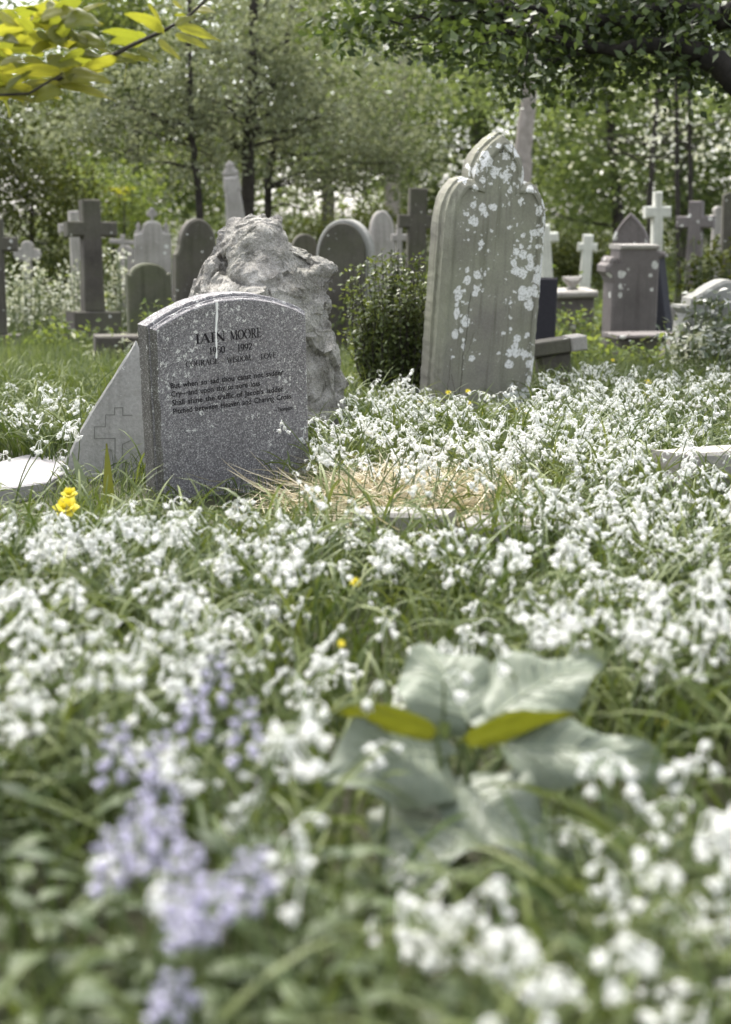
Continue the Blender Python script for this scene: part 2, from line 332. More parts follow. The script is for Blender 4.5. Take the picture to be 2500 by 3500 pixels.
# ------------------------------------------------------------------ lettering
def arc(cx, cy, rx, ry, a0, a1, n=14): return [(cx + rx * math.cos(R(a0 + (a1 - a0) * i / n)), cy + ry * math.sin(R(a0 + (a1 - a0) * i / n))) for i in range(n + 1)]
TK, TN = .17, .065
def V_(x, a=0, b=1): return ([(x, a), (x, b)], TK)
G = {   # glyph: advance, strokes [(points, width or None)], serifs (x, y, width)
 'I': (.34, [V_(.17)], [(.17, 0, .3), (.17, 1, .3)]),
 'A': (.82, [([(.1, 0), (.4, 1)], TN), ([(.4, 1), (.7, 0)], TK), ([(.2, .33), (.6, .33)], TN)], [(.1, 0, .22), (.7, 0, .28)]),
 'N': (.86, [([(.14, 0), (.14, 1)], TN), ([(.12, 1), (.7, 0)], TK), ([(.7, 0), (.7, 1)], TN)], [(.14, 0, .22), (.1, 1, .2), (.7, 1, .22)]),
 'M': (1.0, [([(.12, 0), (.16, 1)], TN), ([(.16, 1), (.48, .05)], TK), ([(.48, .05), (.82, 1)], TN), ([(.82, 1), (.86, 0)], TK)], [(.12, 0, .22), (.86, 0, .3), (.14, 1, .2), (.84, 1, .2)]),
 'O': (.9, [(arc(.45, .5, .37, .49, 0, 360, 26), None)], []),
 'R': (.78, [V_(.17), (arc(.3, .74, .26, .25, 90, -90), None), ([(.17, .98), (.3, .99)], TN), ([(.17, .49), (.3, .49)], TN), ([(.34, .49), (.68, 0)], TK)], [(.17, 0, .3), (.14, 1, .22), (.7, 0, .16)]),
 'E': (.66, [V_(.17), ([(.17, .975), (.56, .975)], TN), ([(.17, .025), (.6, .025)], TN), ([(.17, .52), (.46, .52)], TN), ([(.57, 1), (.58, .8)], TN), ([(.59, 0), (.62, .22)], TN), ([(.46, .62), (.46, .42)], TN)], [(.14, 0, .2), (.14, 1, .2)]),
 'C': (.8, [(arc(.46, .5, .38, .49, 45, 318, 20), None), ([(.73, .99), (.73, .72)], TN)], []),
 'U': (.8, [V_(.16, .3, 1), (arc(.4, .32, .24, .31, 180, 360), None), ([(.64, .3), (.64, 1)], TN)], [(.16, 1, .28), (.64, 1, .2)]),
 'G': (.86, [(arc(.46, .5, .38, .49, 45, 330, 20), None), ([(.73, .99), (.73, .74)], TN), ([(.74, .02), (.74, .42)], TK)], [(.74, .43, .28)]),
 'W': (1.1, [([(.1, 1), (.34, 0)], TK), ([(.34, 0), (.55, .95)], TN), ([(.52, 1), (.76, 0)], TK), ([(.76, 0), (1., 1)], TN)], [(.1, 1, .26), (.55, 1, .22), (1., 1, .2)]),
 'S': (.62, [(arc(.31, .75, .2, .235, 35, 250, 14) + arc(.31, .27, .23, .26, 80, -140, 14), None), ([(.5, 1), (.5, .78)], TN), ([(.1, 0), (.1, .24)], TN)], []),
 'D': (.86, [V_(.17), (arc(.32, .5, .42, .48, 90, -90, 18), None), ([(.17, .975), (.34, .98)], TN), ([(.17, .025), (.34, .02)], TN)], [(.13, 0, .2), (.13, 1, .2)]),
 'L': (.64, [V_(.17), ([(.17, .025), (.58, .025)], TN), ([(.58, 0), (.61, .24)], TN)], [(.13, 0, .2), (.17, 1, .3)]),
 'V': (.8, [([(.1, 1), (.4, 0)], TK), ([(.4, 0), (.7, 1)], TN)], [(.1, 1, .26), (.7, 1, .2)]),
 '1': (.5, [V_(.27), ([(.1, .82), (.24, .97)], TN)], [(.27, 0, .34)]),
 '9': (.6, [(arc(.3, .68, .2, .3, 0, 360, 20), None), (arc(.1, .62, .4, .6, 5, -80, 14), None)], []),
 '5': (.6, [([(.16, .98), (.16, .55)], TN), ([(.14, .96), (.5, .96)], .1), (arc(.26, .31, .25, .29, 110, -140, 16), None)], []),
 '0': (.62, [(arc(.31, .5, .22, .48, 0, 360, 22), None)], []),
 '2': (.6, [(arc(.28, .72, .2, .26, 170, -30, 14) + [(.1, .05)], None), ([(.08, .05), (.52, .05)], .11)], []),
 '-': (.6, [([(.12, .42), (.46, .42)], .08)], []), ' ': (.42, [], [])}
def serif_text(s, x0, x1, z, h):
    tot = sum(G[c][0] for c in s); kx = (x1 - x0) / tot; parts = []; x = x0; e = 0
    for c in s:
        adv, st, sf = G[c]
        for pts, w in st + [([(a - b / 2, y), (a + b / 2, y)], .07) for a, y, b in sf]:
            P = np.array(pts); T = np.gradient(P, axis=0); T /= np.linalg.norm(T, axis=1)[:, None]
            ww = np.full(len(P), w) if w else TN + (TK + .01 - TN) * np.abs(T[:, 1]) ** 1.6
            nrm = np.stack([-T[:, 1], T[:, 0]], 1); A = P + nrm * ww[:, None] / 2; B = P - nrm * ww[:, None] / 2
            e += 1; yy = -.0006 - .00002 * (e % 17)
            f = lambda q: np.stack([x + q[:, 0] * kx, np.full(len(q), yy), z + q[:, 1] * h], 1)
            Vv = np.concatenate([f(A), f(B)]); n = len(P); i = np.arange(n - 1)
            parts.append((Vv, np.stack([i, i + n, i + n + 1, i + 1], 1)))
        x += adv * kx
    return cat(parts)
def font_text(s, x0, x1, z, h):
    c = bpy.data.curves.new('t', 'FONT'); c.body = s; c.size = 1; c.offset = .022; c.space_word = 1.5; c.resolution_u = 3
    o = bpy.data.objects.new('t', c); COL.objects.link(o)
    dg = bpy.context.evaluated_depsgraph_get(); me = bpy.data.meshes.new_from_object(o.evaluated_get(dg))
    bpy.data.objects.remove(o); vs = np.array([v.co[:] for v in me.vertices]); fs = [tuple(p.vertices) for p in me.polygons]
    bpy.data.meshes.remove(me); bpy.data.curves.remove(c)
    k = (x1 - x0) / (vs[:, 0].max() - vs[:, 0].min())
    V = np.stack([x0 + (vs[:, 0] - vs[:, 0].min()) * k, np.full(len(vs), -.0006), z + vs[:, 1] * h / .72], 1)
    return V, fs

# ------------------------------------------------------------------ the memorial headstone
def main_stone():
    w, h, t = .59, .585, .107
    o = thing('headstone', 'speckled grey granite headstone with a low arched top and a carved black inscription', 'headstone', (-.46, 5.18, .02), (R(4.8), R(-3.9), R(32)))
    o.rotation_mode = 'XYZ'
    a = 2 * math.degrees(math.atan(2 * .082 / w)); r = (w / 2) / math.sin(R(a))
    top = arcpts(0, h + .082 - r, r, r, 90 - a, 90 + a, 28)
    out = [(-w / 2, -.15), (w / 2, -.15)] + top
    link('slab', loft('slab', densify(out, .03), [(.006, t / 2), (0, t / 2 - .006), (0, -.018), (.004, -.022), (.009, -.024), (.009, -.034), (.013, -.038), (.017, -t / 2 + .002), (.02, -t / 2)], .0012), M['granite'], o)
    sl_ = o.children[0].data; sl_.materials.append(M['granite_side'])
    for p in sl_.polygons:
        if p.normal.x < -.55: p.material_index = 1  # left-facing faces take the darker granite
    Vp, fp = [], []
    def put(V, Fs):
        n = sum(len(q) for q in Vp); Vp.append(V); fp.extend([tuple(int(i) + n for i in f) for f in Fs])
    y = -t / 2
    for s, x0, x1, z, hh in (('IAIN', -.139, -.028, .518, .031), ('MOORE', -.012, .106, .518, .031), ('1950', -.0915, -.032, .478, .0235), ('-', -.022, .0, .478, .0235), ('1992', .012, .070, .478, .0235),
                             ('COURAGE', -.178, -.058, .445, .0185), ('-', -.05, -.035, .443, .0185), ('WISDOM', -.026, .062, .443, .0185), ('-', .073, .088, .442, .0185), ('LOVE', .1, .160, .442, .0185)):
        put(*serif_text(s, x0, x1, z, hh))
    for s, x0, x1, z in (('But when so sad thou canst not sadder', -.236, .186, .381), ('Cry\u2014and upon thy so sore loss', -.235, .095, .353), ("Shall shine the traffic of Jacob's ladder", -.234, .185, .324), ('Pitched between Heaven and Charing Cross.', -.231, .218, .295)):
        put(*font_text(s, x0, x1, z, .0185))
    put(*font_text('\u2014Thompson', .143, .219, .256, .014))
    me = bpy.data.meshes.new('inscription'); V = np.concatenate(Vp); V[:, 1] += y
    me.from_pydata(V.tolist(), [], fp); me.update(); link('inscription', me, M['letter'], o)
    # the white bird dropping that ran from the arched edge down through the lettering
    n = 24; tt = np.linspace(0, 1, n); z = h + .062 - tt * .185; x = -.056 - .010 * tt + .0012 * np.sin(9 * tt)
    ww = .0035 * (1 - .5 * tt) + .0016 * np.abs(np.sin(14 * tt + 1)); yy = np.full(n, -t / 2 - .0016)
    Vv = np.concatenate([np.stack([x - ww, yy + .0015, z], 1), np.stack([x, yy - .0012, z], 1), np.stack([x + ww, yy + .0015, z], 1)])
    i = np.arange(n - 1); Q = np.concatenate([np.stack([i, i + n, i + n + 1, i + 1], 1), np.stack([i + n, i + 2 * n, i + 2 * n + 1, i + n + 1], 1)])
    link('dropping', mesh_np('dropping', Vv, Q, True), M['drip'], o)['label'] = 'white streak running down the face'
main_stone()

# ------------------------------------------------------------------ the rough rock behind it
def rock():
    Y0 = 6.75
    px = [(650, 1500), (655, 1200), (640, 1010), (664, 960), (660, 925), (672, 880), (700, 825), (732, 765), (770, 738), (850, 736), (950, 742), (975, 770), (1010, 802), (1080, 855), (1140, 895), (1160, 930), (1155, 985), (1140, 1030), (1160, 1080), (1172, 1150), (1172, 1200), (1185, 1280), (1192, 1360), (1205, 1440), (1210, 1520)]
    L = [at(u, v, Y0) for u, v in px]; cx, cz = at(925, 1130, Y0)[[0, 2]]
    P = np.array([(p[0] - cx, p[2] - cz) for p in L]); ang = np.arctan2(P[:, 1], P[:, 0]); rad = np.hypot(P[:, 0], P[:, 1])
    o_ = np.argsort(ang); ang = np.concatenate([ang[o_] - 2 * np.pi, ang[o_], ang[o_] + 2 * np.pi]); rad = np.concatenate([rad[o_]] * 3)
    bm = bmesh.new(); bmesh.ops.create_icosphere(bm, subdivisions=7, radius=1)
    V = np.array([v.co[:] for v in bm.verts]); th = np.arctan2(V[:, 2], V[:, 0]); r = np.hypot(V[:, 0], V[:, 2]); Rr = np.interp(th, ang, rad)
    g = np.abs(r) ** .5; T = .24
    Rr = Rr * 1.06; X = np.stack([Rr * np.cos(th) * g, np.sign(V[:, 1]) * T * (1 - r ** 2.6), Rr * np.sin(th) * g], 1)
    X[:, 1] += .16 * np.clip((X[:, 2] - .12) / .4, 0, 1)          # the face leans back towards the top
    rr = np.random.default_rng(12); hull = X.copy()
    for q, p in zip(bm.verts, X): q.co = p
    bm.normal_update(); NRM = np.array([q.normal[:] for q in bm.verts])
    def chip(count, rad0, cut0, cut1, jn):
        for k in range(count):                                     # chipped facets
            i = rr.integers(len(X)); c0 = X[i].copy(); n = unit(NRM[i] + rr.normal(0, jn, 3)); c0 = hull[i]; off = c0 @ n - rr.uniform(cut0, cut1)
            d = X @ n - off; near = np.clip(5 * (1.25 - np.linalg.norm(hull - c0, axis=1) / rad0), 0, 1); hit = (d > 0) & (near > 0)
            X[hit] -= (np.minimum(d[hit], .07) * near[hit])[:, None] * n
    chip(34, .22, .016, .055, .16)
    for (u, v, rad_, dep, sx) in ((742, 905, .045, .09, .7), (728, 965, .05, .10, 1), (800, 1000, .05, .035, 1), (838, 880, .05, .04, .7), (960, 905, .045, .04, 1.2), (1030, 895, .045, .05, 1.2), (980, 960, .03, .035, 1.5), (905, 985, .03, .03, 1.6), (1090, 1180, .07, .035, .6), (1040, 1020, .05, .03, 1), (1110, 1010, .05, .03, .7), (1095, 1330, .06, .03, .6)):
        c = at(u, v, Y0 - .2); cxx, czz = c[0] - cx, c[2] - cz
        q = ((X[:, 0] - cxx) / sx) ** 2 + (X[:, 2] - czz) ** 2; fr = X[:, 1] < .05
        X[fr, 1] += dep * np.exp(-(q[fr] / rad_ ** 2) ** 1.5)
    from mathutils.kdtree import KDTree
    for cnt, amp_, tilt, wf in ((60, .007, .20, 4), (260, .0026, .15, 12), (2600, .0012, .25, 40)):     # fractured facets at three sizes
        for q, p in zip(bm.verts, X): q.co = p
        bm.normal_update(); NRM = np.array([q.normal[:] for q in bm.verts])
        si = rr.choice(len(X), cnt, False); kd = KDTree(cnt); SX = X[si].copy()
        for j in range(cnt): kd.insert(SX[j], j)
        kd.balance(); a_ = rr.normal(0, amp_, cnt); g_ = rr.normal(0, tilt, (cnt, 3)); idx = np.empty(len(X), int); w_ = .35 / math.sqrt(cnt)
        for j, p in enumerate(X):
            v = Vector(p); idx[j] = kd.find(v + noise.noise_vector(v * wf) * w_)[1]
        dsp = np.clip(a_[idx] + np.sum((X - SX[idx]) * g_[idx], 1), -amp_ * 2.2, amp_ * 2.2); X = X + NRM * dsp[:, None]
    for q, p in zip(bm.verts, X): q.co = p
    bm.normal_update(); NRM = np.array([q.normal[:] for q in bm.verts])
    bm.verts.ensure_lookup_table()
    for i, p in enumerate(X):
        v = Vector(p); a = noise.hetero_terrain(v * 9, 1.0, 2.1, 5, .6); b = noise.ridged_multi_fractal(v * 5 + Vector((3, 1, 7)), 1.0, 2.2, 4, 1.0, 2.0)
        st = noise.noise(Vector((v.x * 9 + v.z * 6, v.y * 9, v.z * 5 - v.x * 4)))
        bm.verts[i].co = v + Vector(NRM[i]) * (a * .003 - (b - 1.0) * .003 - abs(st) * .003)
    me = bpy.data.meshes.new('boulder'); bm.to_mesh(me); bm.free()
    base = at(925, 1480, Y0); o = thing('boulder', 'rough-hewn pale grey rock standing behind the granite headstone', 'rock', (cx, Y0 + .1, float(gz(cx, Y0))))
    b = link('rough_stone', me, M['rock'], o); b.location = (0, 0, cz - float(gz(cx, Y0)))
rock()

# ------------------------------------------------------------------ the tall lichened headstone
def tall_stone():
    w, h, t = .605, 1.435, .177
    o = thing('headstone', 'tall lichen-spotted sandstone headstone with a pointed trefoil top', 'headstone', (.585, 8.085, .0), (R(3.8), R(2.3), R(24)))
    rgt = [(w / 2, -.2), (w / 2, .97)] + arcpts(w / 2 - .135, .97, .135, .235, 8, 84, 10) + [(.148, 1.198)]
    up = []
    for i in range(13):
        q = i / 12; up.append((.148 * (1 - q ** 1.8) + .012 * math.sin(q * 3.1), 1.2 + (h - 1.2) * q ** .92))
    side = rgt + up[1:]
    out = side + [(-x, z) for x, z in side[::-1][1:]]
    out = densify(out, .025)
    link('slab', loft('slab', out, [(.012, t / 2), (0, t / 2 - .012), (0, -.004), (.012, -.012), (.015, -.040), (.006, -.048), (.008, -.060), (.022, -.072), (.036, -t / 2 + .002), (.04, -t / 2), (.052, -t / 2), (.056, -t / 2 + .010), (.062, -t / 2 + .012)], .0022), M['lichened'], o)
    # crack with two branches
    parts = []
    for pts, wd in (([(-.125, .62), (-.13, .5), (-.128, .42), (-.14, .3), (-.136, .18), (-.15, .08), (-.148, -.02)], .0035), ([(-.085, .42), (-.11, .33), (-.138, .27)], .002), ([(-.2, .2), (-.17, .1), (-.15, .04)], .0022), ([(-.21, .3), (-.215, .12), (-.21, 0)], .002)):
        P = np.array(pts); k = 6 * len(P); s = np.linspace(0, len(P) - 1, k); x = np.interp(s, range(len(P)), P[:, 0]) + rng.normal(0, .0022, k); z = np.interp(s, range(len(P)), P[:, 1])
        ww = wd * np.clip(1.1 - np.abs(np.linspace(-.4, 1, k)) ** 3, .3, 1) * .5; y = np.full(k, -t / 2 + .0112)
        i = np.arange(k - 1); parts.append((np.concatenate([np.stack([x - ww, y, z], 1), np.stack([x + ww, y, z], 1)]), np.stack([i, i + k, i + k + 1, i + 1], 1)))
    link('crack', mesh_np('crack', *cat(parts)), plain('crack', (.05, .045, .035)), o)
    b = boxm('hole', .02, .01, .03); c = link('chip', b, plain('chip', (.03, .03, .025)), o); c.location = (-.012, -t / 2 + .016, 1.335)
tall_stone()

# ------------------------------------------------------------------ the leaning triangular slab and the ledger at left
def tri_slab():
    Y = 5.55; base = ground(330, 1672)
    o = thing('slab_fragment', 'broken triangular grey slab with an engraved stepped cross, leaning beside the granite headstone', 'grave slab', (at(330, 1672, Y)[0], Y, 0), (R(-9), 0, R(6)))
    B = at(330, 1672, Y)
    def l(u, v): p = at(u, v, Y); return (p[0] - B[0], p[2] - B[2] + .0)
    pts = [(150, 1700), (520, 1720), (520, 1330), (463, 1205), (425, 1262), (370, 1355), (310, 1450), (262, 1535), (240, 1590), (196, 1650)]
    out = [l(*p) for p in pts]
    link('slab', loft('slab', densify(out[::1], .03), [(.006, .03), (0, .024), (0, -.022), (.008, -.03)], .0018), M['slab'], o)
    parts = []
    for a, b in (((325, 1500), (325, 1540)), ((325, 1500), (362, 1500)), ((362, 1500), (362, 1460)), ((362, 1460), (392, 1460)), ((392, 1460), (392, 1436)), ((392, 1436), (420, 1436)), ((420, 1436), (420, 1462)), ((325, 1540), (395, 1540)), ((395, 1540), (395, 1690)), ((420, 1462), (452, 1462)), ((420, 1640), (420, 1560)), ((420, 1560), (455, 1545))):
        p, q = np.array(l(*a)), np.array(l(*b)); d = unit(q - p); n = np.array([-d[1], d[0]]) * .0016
        V = [(x, -.0308 - .0001 * len(parts), z) for x, z in (p - n - d * .001, q - n + d * .001, q + n + d * .001, p + n - d * .001)]; parts.append((V, [[0, 1, 2, 3]]))
    link('engraved_cross', mesh_np('engraved_cross', *cat(parts)), plain('groove', (.15, .15, .135)), o)
    g = [ground(u, v) for u, v in ((-160, 1570), (60, 1590), (240, 1632), (175, 1700), (60, 1752), (-160, 1790))]
    c = np.mean(g, 0); out = [(p[0] - c[0], p[1] - c[1]) for p in g]
    o2 = thing('paving_slab', 'flat pale paving slab lying in the flowers below the broken triangular slab', 'paving slab', (c[0], c[1], float(gz(c[0], c[1])) - .02))
    s = link('slab', loft('slab', densify(out[::-1], .05), [(.006, .035), (0, .03), (0, -.03), (.006, -.035)], .002), M['ledger'], o2); s.rotation_euler = (R(-90), 0, 0); s.location = (0, 0, .04)
    me = s.data
    for v in me.vertices: v.co = (v.co.x, v.co.y, -v.co.z)
    bm = bmesh.new(); bm.from_mesh(me); bmesh.ops.recalc_face_normals(bm, faces=bm.faces); bm.to_mesh(me); bm.free()
tri_slab()

# ------------------------------------------------------------------ the older graves behind
def base_of(u, d): 
    x = (u - 1250) / F * d * .995; return np.array([x, d, float(gz(x, d))])
def hgt(u, v, d): return at(u, v, d)[2] - base_of(u, d)[2]
TILT = random.Random(3)
def stone(name, label, cat_, u, d, yaw=0, roll=0, pitch=0): return thing(name, label, cat_, base_of(u, d), (R(pitch + TILT.uniform(-3, 3)), R(roll + TILT.uniform(-1.8, 1.8)), R(yaw)))
def part(o, name, me, mat, loc=(0, 0, 0), rot=(0, 0, 0)):
    p = link(name, me, mat, o); p.location = loc; p.rotation_euler = rot; return p
def cross_on_steps(label, u, d, vtop, aw, arm_v, armt, sw, mat, steps, yaw=12, roll=0, t=.16, smat=None, flare=0, tmat=None):
    o = stone('grave_cross', label, 'grave cross', u, d, yaw, roll); z = 0
    for (w, hh, dd) in steps:
        part(o, 'step', boxm('step', w, dd, hh, .012, .002), smat or mat, (0, 0, z - .02)); z += hh - .003
    H = hgt(u, vtop, d) - z; az = hgt(u, arm_v, d) - z
    part(o, 'cross', loft('cross', o_cross(aw, H, sw, az, armt, flare), slab_rings(t, .012)), mat, (0, 0, z - .02)); return o
m = px_m
cross_on_steps('large dark stone cross on two steps, left of the arched dark headstones', 322, 13.6, 674, 172 * m(13.6), 775, 50 * m(13.6), 62 * m(13.6), M['dark'], [(.56, .18, .5), (.42, .19, .36)], yaw=24, t=.17)
cross_on_steps('tall dark cross cut by the left edge of the photo', 2, 13.2, 738, 135 * m(13.2), 826, 48 * m(13.2), 40 * m(13.2), M['dark'], [(.34, .17, .3)], yaw=8, t=.12)
o = stone('grave_cross', 'slim pale grey cross partly hidden by the large dark cross', 'grave cross', 275, 15.2, 20)
part(o, 'cross', loft('cross', o_cross(.30, hgt(275, 720, 15.2), 32 * m(15.2), hgt(275, 778, 15.2), .085), slab_rings(.1)), M['pale'])
o = stone('grave_cross', 'small pale cross with rounded lobes behind the white weeds near the left edge', 'grave cross', 98, 16.5, 5)
part(o, 'cross', loft('cross', o_trefoil_cross(92 * m(16.5), hgt(98, 822, 16.5), 26 * m(16.5), hgt(98, 870, 16.5), 22 * m(16.5)), slab_rings(.1)), M['pale'])
o = stone('grave_cross', 'thin pale cross standing just right of the large dark cross', 'grave cross', 402, 17.5, 10, 6)
part(o, 'cross', loft('cross', o_cross(90 * m(17.5), hgt(402, 800, 17.5), 17 * m(17.5), hgt(402, 826, 17.5), 18 * m(17.5)), slab_rings(.08)), M['pale'])
o = stone('headstone', 'small pale rounded headstone below the thin pale cross', 'headstone', 442, 17, -8)
part(o, 'slab', loft('slab', o_round(56 * m(17), hgt(442, 838, 17), .09), slab_rings(.1)), M['pale'])
# spired pale gothic headstone
o = stone('headstone', 'pale gothic headstone with a leaf finial and two small pinnacles', 'headstone', 530, 16, 8)
d = 16; hs = hgt(530, 800, d); w = 125 * m(d)
part(o, 'slab', loft('slab', [(-w / 2, 0), (w / 2, 0), (w / 2, hs), (w * .3, hs + .02), (w * .24, hs + .1), (.05, hgt(530, 755, d)), (-.05, hgt(530, 755, d)), (-w * .24, hs + .1), (-w * .3, hs + .02), (-w / 2, hs)], slab_rings(.14, .02)), M['pale'])
part(o, 'finial', loft('finial', o_trefoil_cross(.12, .15, .035, .085, .03), slab_rings(.05, .008)), M['pale'], (0, 0, hgt(530, 760, d)))
for s in (-1, 1): part(o, 'pinnacle', loft('pinnacle', [(-.035, 0), (.035, 0), (.04, .02), (.02, .05), (.03, .08), (0, .13), (-.03, .08), (-.02, .05), (-.04, .02)], slab_rings(.06, .01)), M['pale'], (s * (w / 2 - .05), 0, hs))
o = stone('headstone', 'low dark green stained headstone with a pale worn top edge', 'headstone', 517, 11.8, 18)
d = 11.8; w = 150 * m(d); hh = hgt(517, 898, d)
part(o, 'slab', loft('slab', [(-w / 2, -.1), (w / 2, -.1), (w / 2, hh - .08)] + arcpts(0, hh - .09, w / 2 - .03, .09, 5, 175, 14) + [(-w / 2, hh - .08)], slab_rings(.13, .015)), M['darkgreen'])
o = stone('headstone', 'tall dark round-topped headstone half hidden behind the rough rock', 'headstone', 668, 12.8, 22)
d = 12.8; w = 155 * m(d); hh = hgt(668, 746, d)
part(o, 'slab', loft('slab', [(-w / 2, -.1), (w / 2, -.1), (w / 2, hh - .30), (w * .44, hh - .27)] + arcpts(0, hh - .22, w * .40, .22, 0, 180, 18) + [(-w * .44, hh - .27), (-w / 2, hh - .30)], slab_rings(.15, .018)), M['dark'])
# leaning pale monument among the trunks
o = stone('broken_monument', 'pale weathered pillar monument tilted to the left between dark tree trunks', 'monument', 846, 16.6, 0, -6)
d = 16.6; hh = hgt(810, 600, d); k = m(d)
part(o, 'pillar', loft('pillar', [(-46 * k, -.1), (46 * k, -.1), (38 * k, hh * .55), (25 * k, hh * .9), (29 * k, hh * .92), (25 * k, hh), (-25 * k, hh), (-29 * k, hh * .92), (-25 * k, hh * .9), (-38 * k, hh * .55)], slab_rings(.22, .03), .004), M['pale'])
part(o, 'figure_stump', loft('figure_stump', [(-.07, 0), (.07, 0), (.085, .06), (.045, .1), (.05, .14), (.0, .18), (-.055, .14), (-.05, .1), (-.09, .05)], slab_rings(.13, .03), .004), M['pale'], (0, 0, hh - .01))
o = stone('headstone', 'dark low arched headstone peeping out at the right shoulder of the rough rock', 'headstone', 1052, 12.5, 10)
part(o, 'slab', loft('slab', o_round(85 * m(12.5), hgt(1052, 798, 12.5), .12), slab_rings(.12)), M['dark'])
# rounded headstone with pale rim
o = stone('headstone', 'wide round-topped grey headstone with a pale rim, left of the bush', 'headstone', 1172, 12.2, -16, 2)
d = 12.2; w = 190 * m(d); hh = hgt(1172, 748, d); oc = [(-w / 2, -.1), (w / 2, -.1), (w / 2, hh - .28)] + arcpts(0, hh - .28, w / 2, .28, 8, 172, 20) + [(-w / 2, hh - .28)]
part(o, 'slab', loft('slab', oc, slab_rings(.16, .012)), M['slab'])
part(o, 'face_panel', loft('face_panel', inset(oc, .03), [(0, -.085), (0, -.101), (.006, -.107)]), M['dark'])['label'] = 'dark recessed face inside the pale rim'
o = stone('headstone', 'pale pinkish round-topped headstone, left of the dark cross', 'headstone', 1316, 15.5, 14)
part(o, 'slab', loft('slab', o_round(82 * m(15.5), hgt(1316, 718, 15.5), .24), slab_rings(.14, .02)), M['pale'])
o = stone('grave_cross', 'small pale cross in front of the pinkish headstone', 'grave cross', 1362, 15, 6)
part(o, 'cross', loft('cross', o_cross(52 * m(15), hgt(1362, 768, 15), 20 * m(15), hgt(1362, 812, 15), .07), slab_rings(.08)), M['pale'])
o = stone('grave_cross', 'dark brown cross between the pinkish headstone and the tall lichen-spotted headstone', 'grave cross', 1412, 13.8, 6)
d = 13.8
part(o, 'cross', loft('cross', o_cross(130 * m(d), hgt(1412, 642, d), 60 * m(d), hgt(1412, 757, d), 46 * m(d)), slab_rings(.15)), M['dark'])
# right of the tall stone
o = stone('grave_cross', 'white marble cross tilted at the right edge of the tall lichen-spotted headstone', 'grave cross', 1880, 16.5, 18, -7)
d = 16.5
part(o, 'cross', loft('cross', o_cross(95 * m(d), hgt(1872, 765, d), 34 * m(d), hgt(1872, 812, d), 34 * m(d)), slab_rings(.12, .02)), M['white'])
o = stone('grave_cross', 'small white cross standing alone before the dark hedge', 'grave cross', 1986, 17.5, -4, 2)
d = 17.5
part(o, 'cross', loft('cross', o_cross(66 * m(d), hgt(1986, 800, d), 36 * m(d), hgt(1986, 845, d), 30 * m(d)), slab_rings(.11, .02)), M['white'])
part(o, 'plinth', boxm('plinth', .34, .3, .14), M['white'])
o = stone('headstone', 'low black stone block just right of the tall lichen-spotted headstone', 'headstone', 1850, 10.6, 10)
part(o, 'slab', boxm('slab', 75 * m(10.6), .16, hgt(1850, 948, 10.6), .015), plain('black stone', (.035, .033, .04)))
part(o, 'footing', boxm('footing', .3, .28, .1, .01), M['dark'])
o = stone('chest_tomb', 'low pale tomb with a ledger top below the white crosses', 'tomb', 1948, 14.2, 4)
d = 14.2
part(o, 'chest', boxm('chest', 130 * m(d), .5, hgt(1948, 1010, d), .015), M['grey']); part(o, 'ledger', boxm('ledger', 150 * m(d), .6, .06, .015), M['pale'], (0, 0, hgt(1948, 1012, d)))
part(o, 'urn', loft('urn', [(-.06, 0), (.06, 0), (.03, .03), (.08, .09), (.085, .12), (-.085, .12), (-.08, .09), (-.03, .03)], slab_rings(.15, .03)), M['pale'], (.02, 0, hgt(1948, 1012, d) + .058))
# shouldered grey headstone and pointed one
o = stone('headstone', 'pointed dark headstone with a pale edge rising behind the broad grey shouldered headstone', 'headstone', 2152, 13.0, -16)
d = 13.0
part(o, 'slab', loft('slab', o_gothic(122 * m(d), hgt(2152, 726, d), .26), [(.015, .07), (0, .055), (0, -.045), (.02, -.06), (.025, -.05)]), M['grey'])
o = stone('headstone', 'broad grey shouldered headstone with a moulded left shoulder and pale lichen dots', 'headstone', 2145, 12.4, 14)
d = 12.4; w = 215 * m(d); hh = hgt(2145, 842, d); hs = hgt(2145, 905, d)
part(o, 'slab', loft('slab', [(-w * .38, -.1), (w * .40, -.1), (w * .40, hs + .05), (w * .5, hs + .07), (w * .5, hs + .11), (w * .36, hs + .12), (w * .36, hh), (-w * .28, hh), (-w * .28, hs + .02)] + arcpts(-w * .36, hs + .02, w * .08, .05, 0, 180, 8) + [(-w * .5, hs), (-w * .5, hs - .05), (-w * .42, hs - .09), (-w * .38, hs - .14)], slab_rings(.22, .02)), M['grey'])
part(o, 'ledge', boxm('ledge', w * .66, .25, .035, .008), M['pale'], (w * .04, 0, hh - .018))
o = stone('kerb_tomb', 'dark low stone plinth at the foot of the broad grey headstone', 'plinth', 2190, 11.6, 6)
part(o, 'block', boxm('block', 200 * m(11.6), .42, hgt(2190, 1150, 11.6), .02, .003), M['dark'])
part(o, 'top_slab', boxm('top_slab', 212 * m(11.6), .46, .03, .01), M['grey'], (0, 0, hgt(2190, 1152, 11.6)))
o = stone('grave_cross', 'tall slender pale cross rising right of the pointed dark headstone', 'grave cross', 2236, 14.6, 8)
d = 14.6
part(o, 'cross', loft('cross', o_cross(90 * m(d), hgt(2236, 654, d), 33 * m(d), hgt(2236, 725, d), 40 * m(d), 0, 26 * m(d)), slab_rings(.11, .015)), M['white'])
part(o, 'plinth', loft('plinth', [(-.26, 0), (.26, 0), (.22, .2), (.12, .34), (-.12, .34), (-.22, .2)], slab_rings(.36, .03)), M['pale'])
o = cross_on_steps('dark grey cross on a stepped dark base near the right edge', 2362, 15.5, 680, 125 * m(15.5), 752, 40 * m(15.5), 45 * m(15.5), M['grey'], [(.52, .22, .5), (.42, .14, .4), (.32, .1, .3)], yaw=-22, smat=M['dark'])
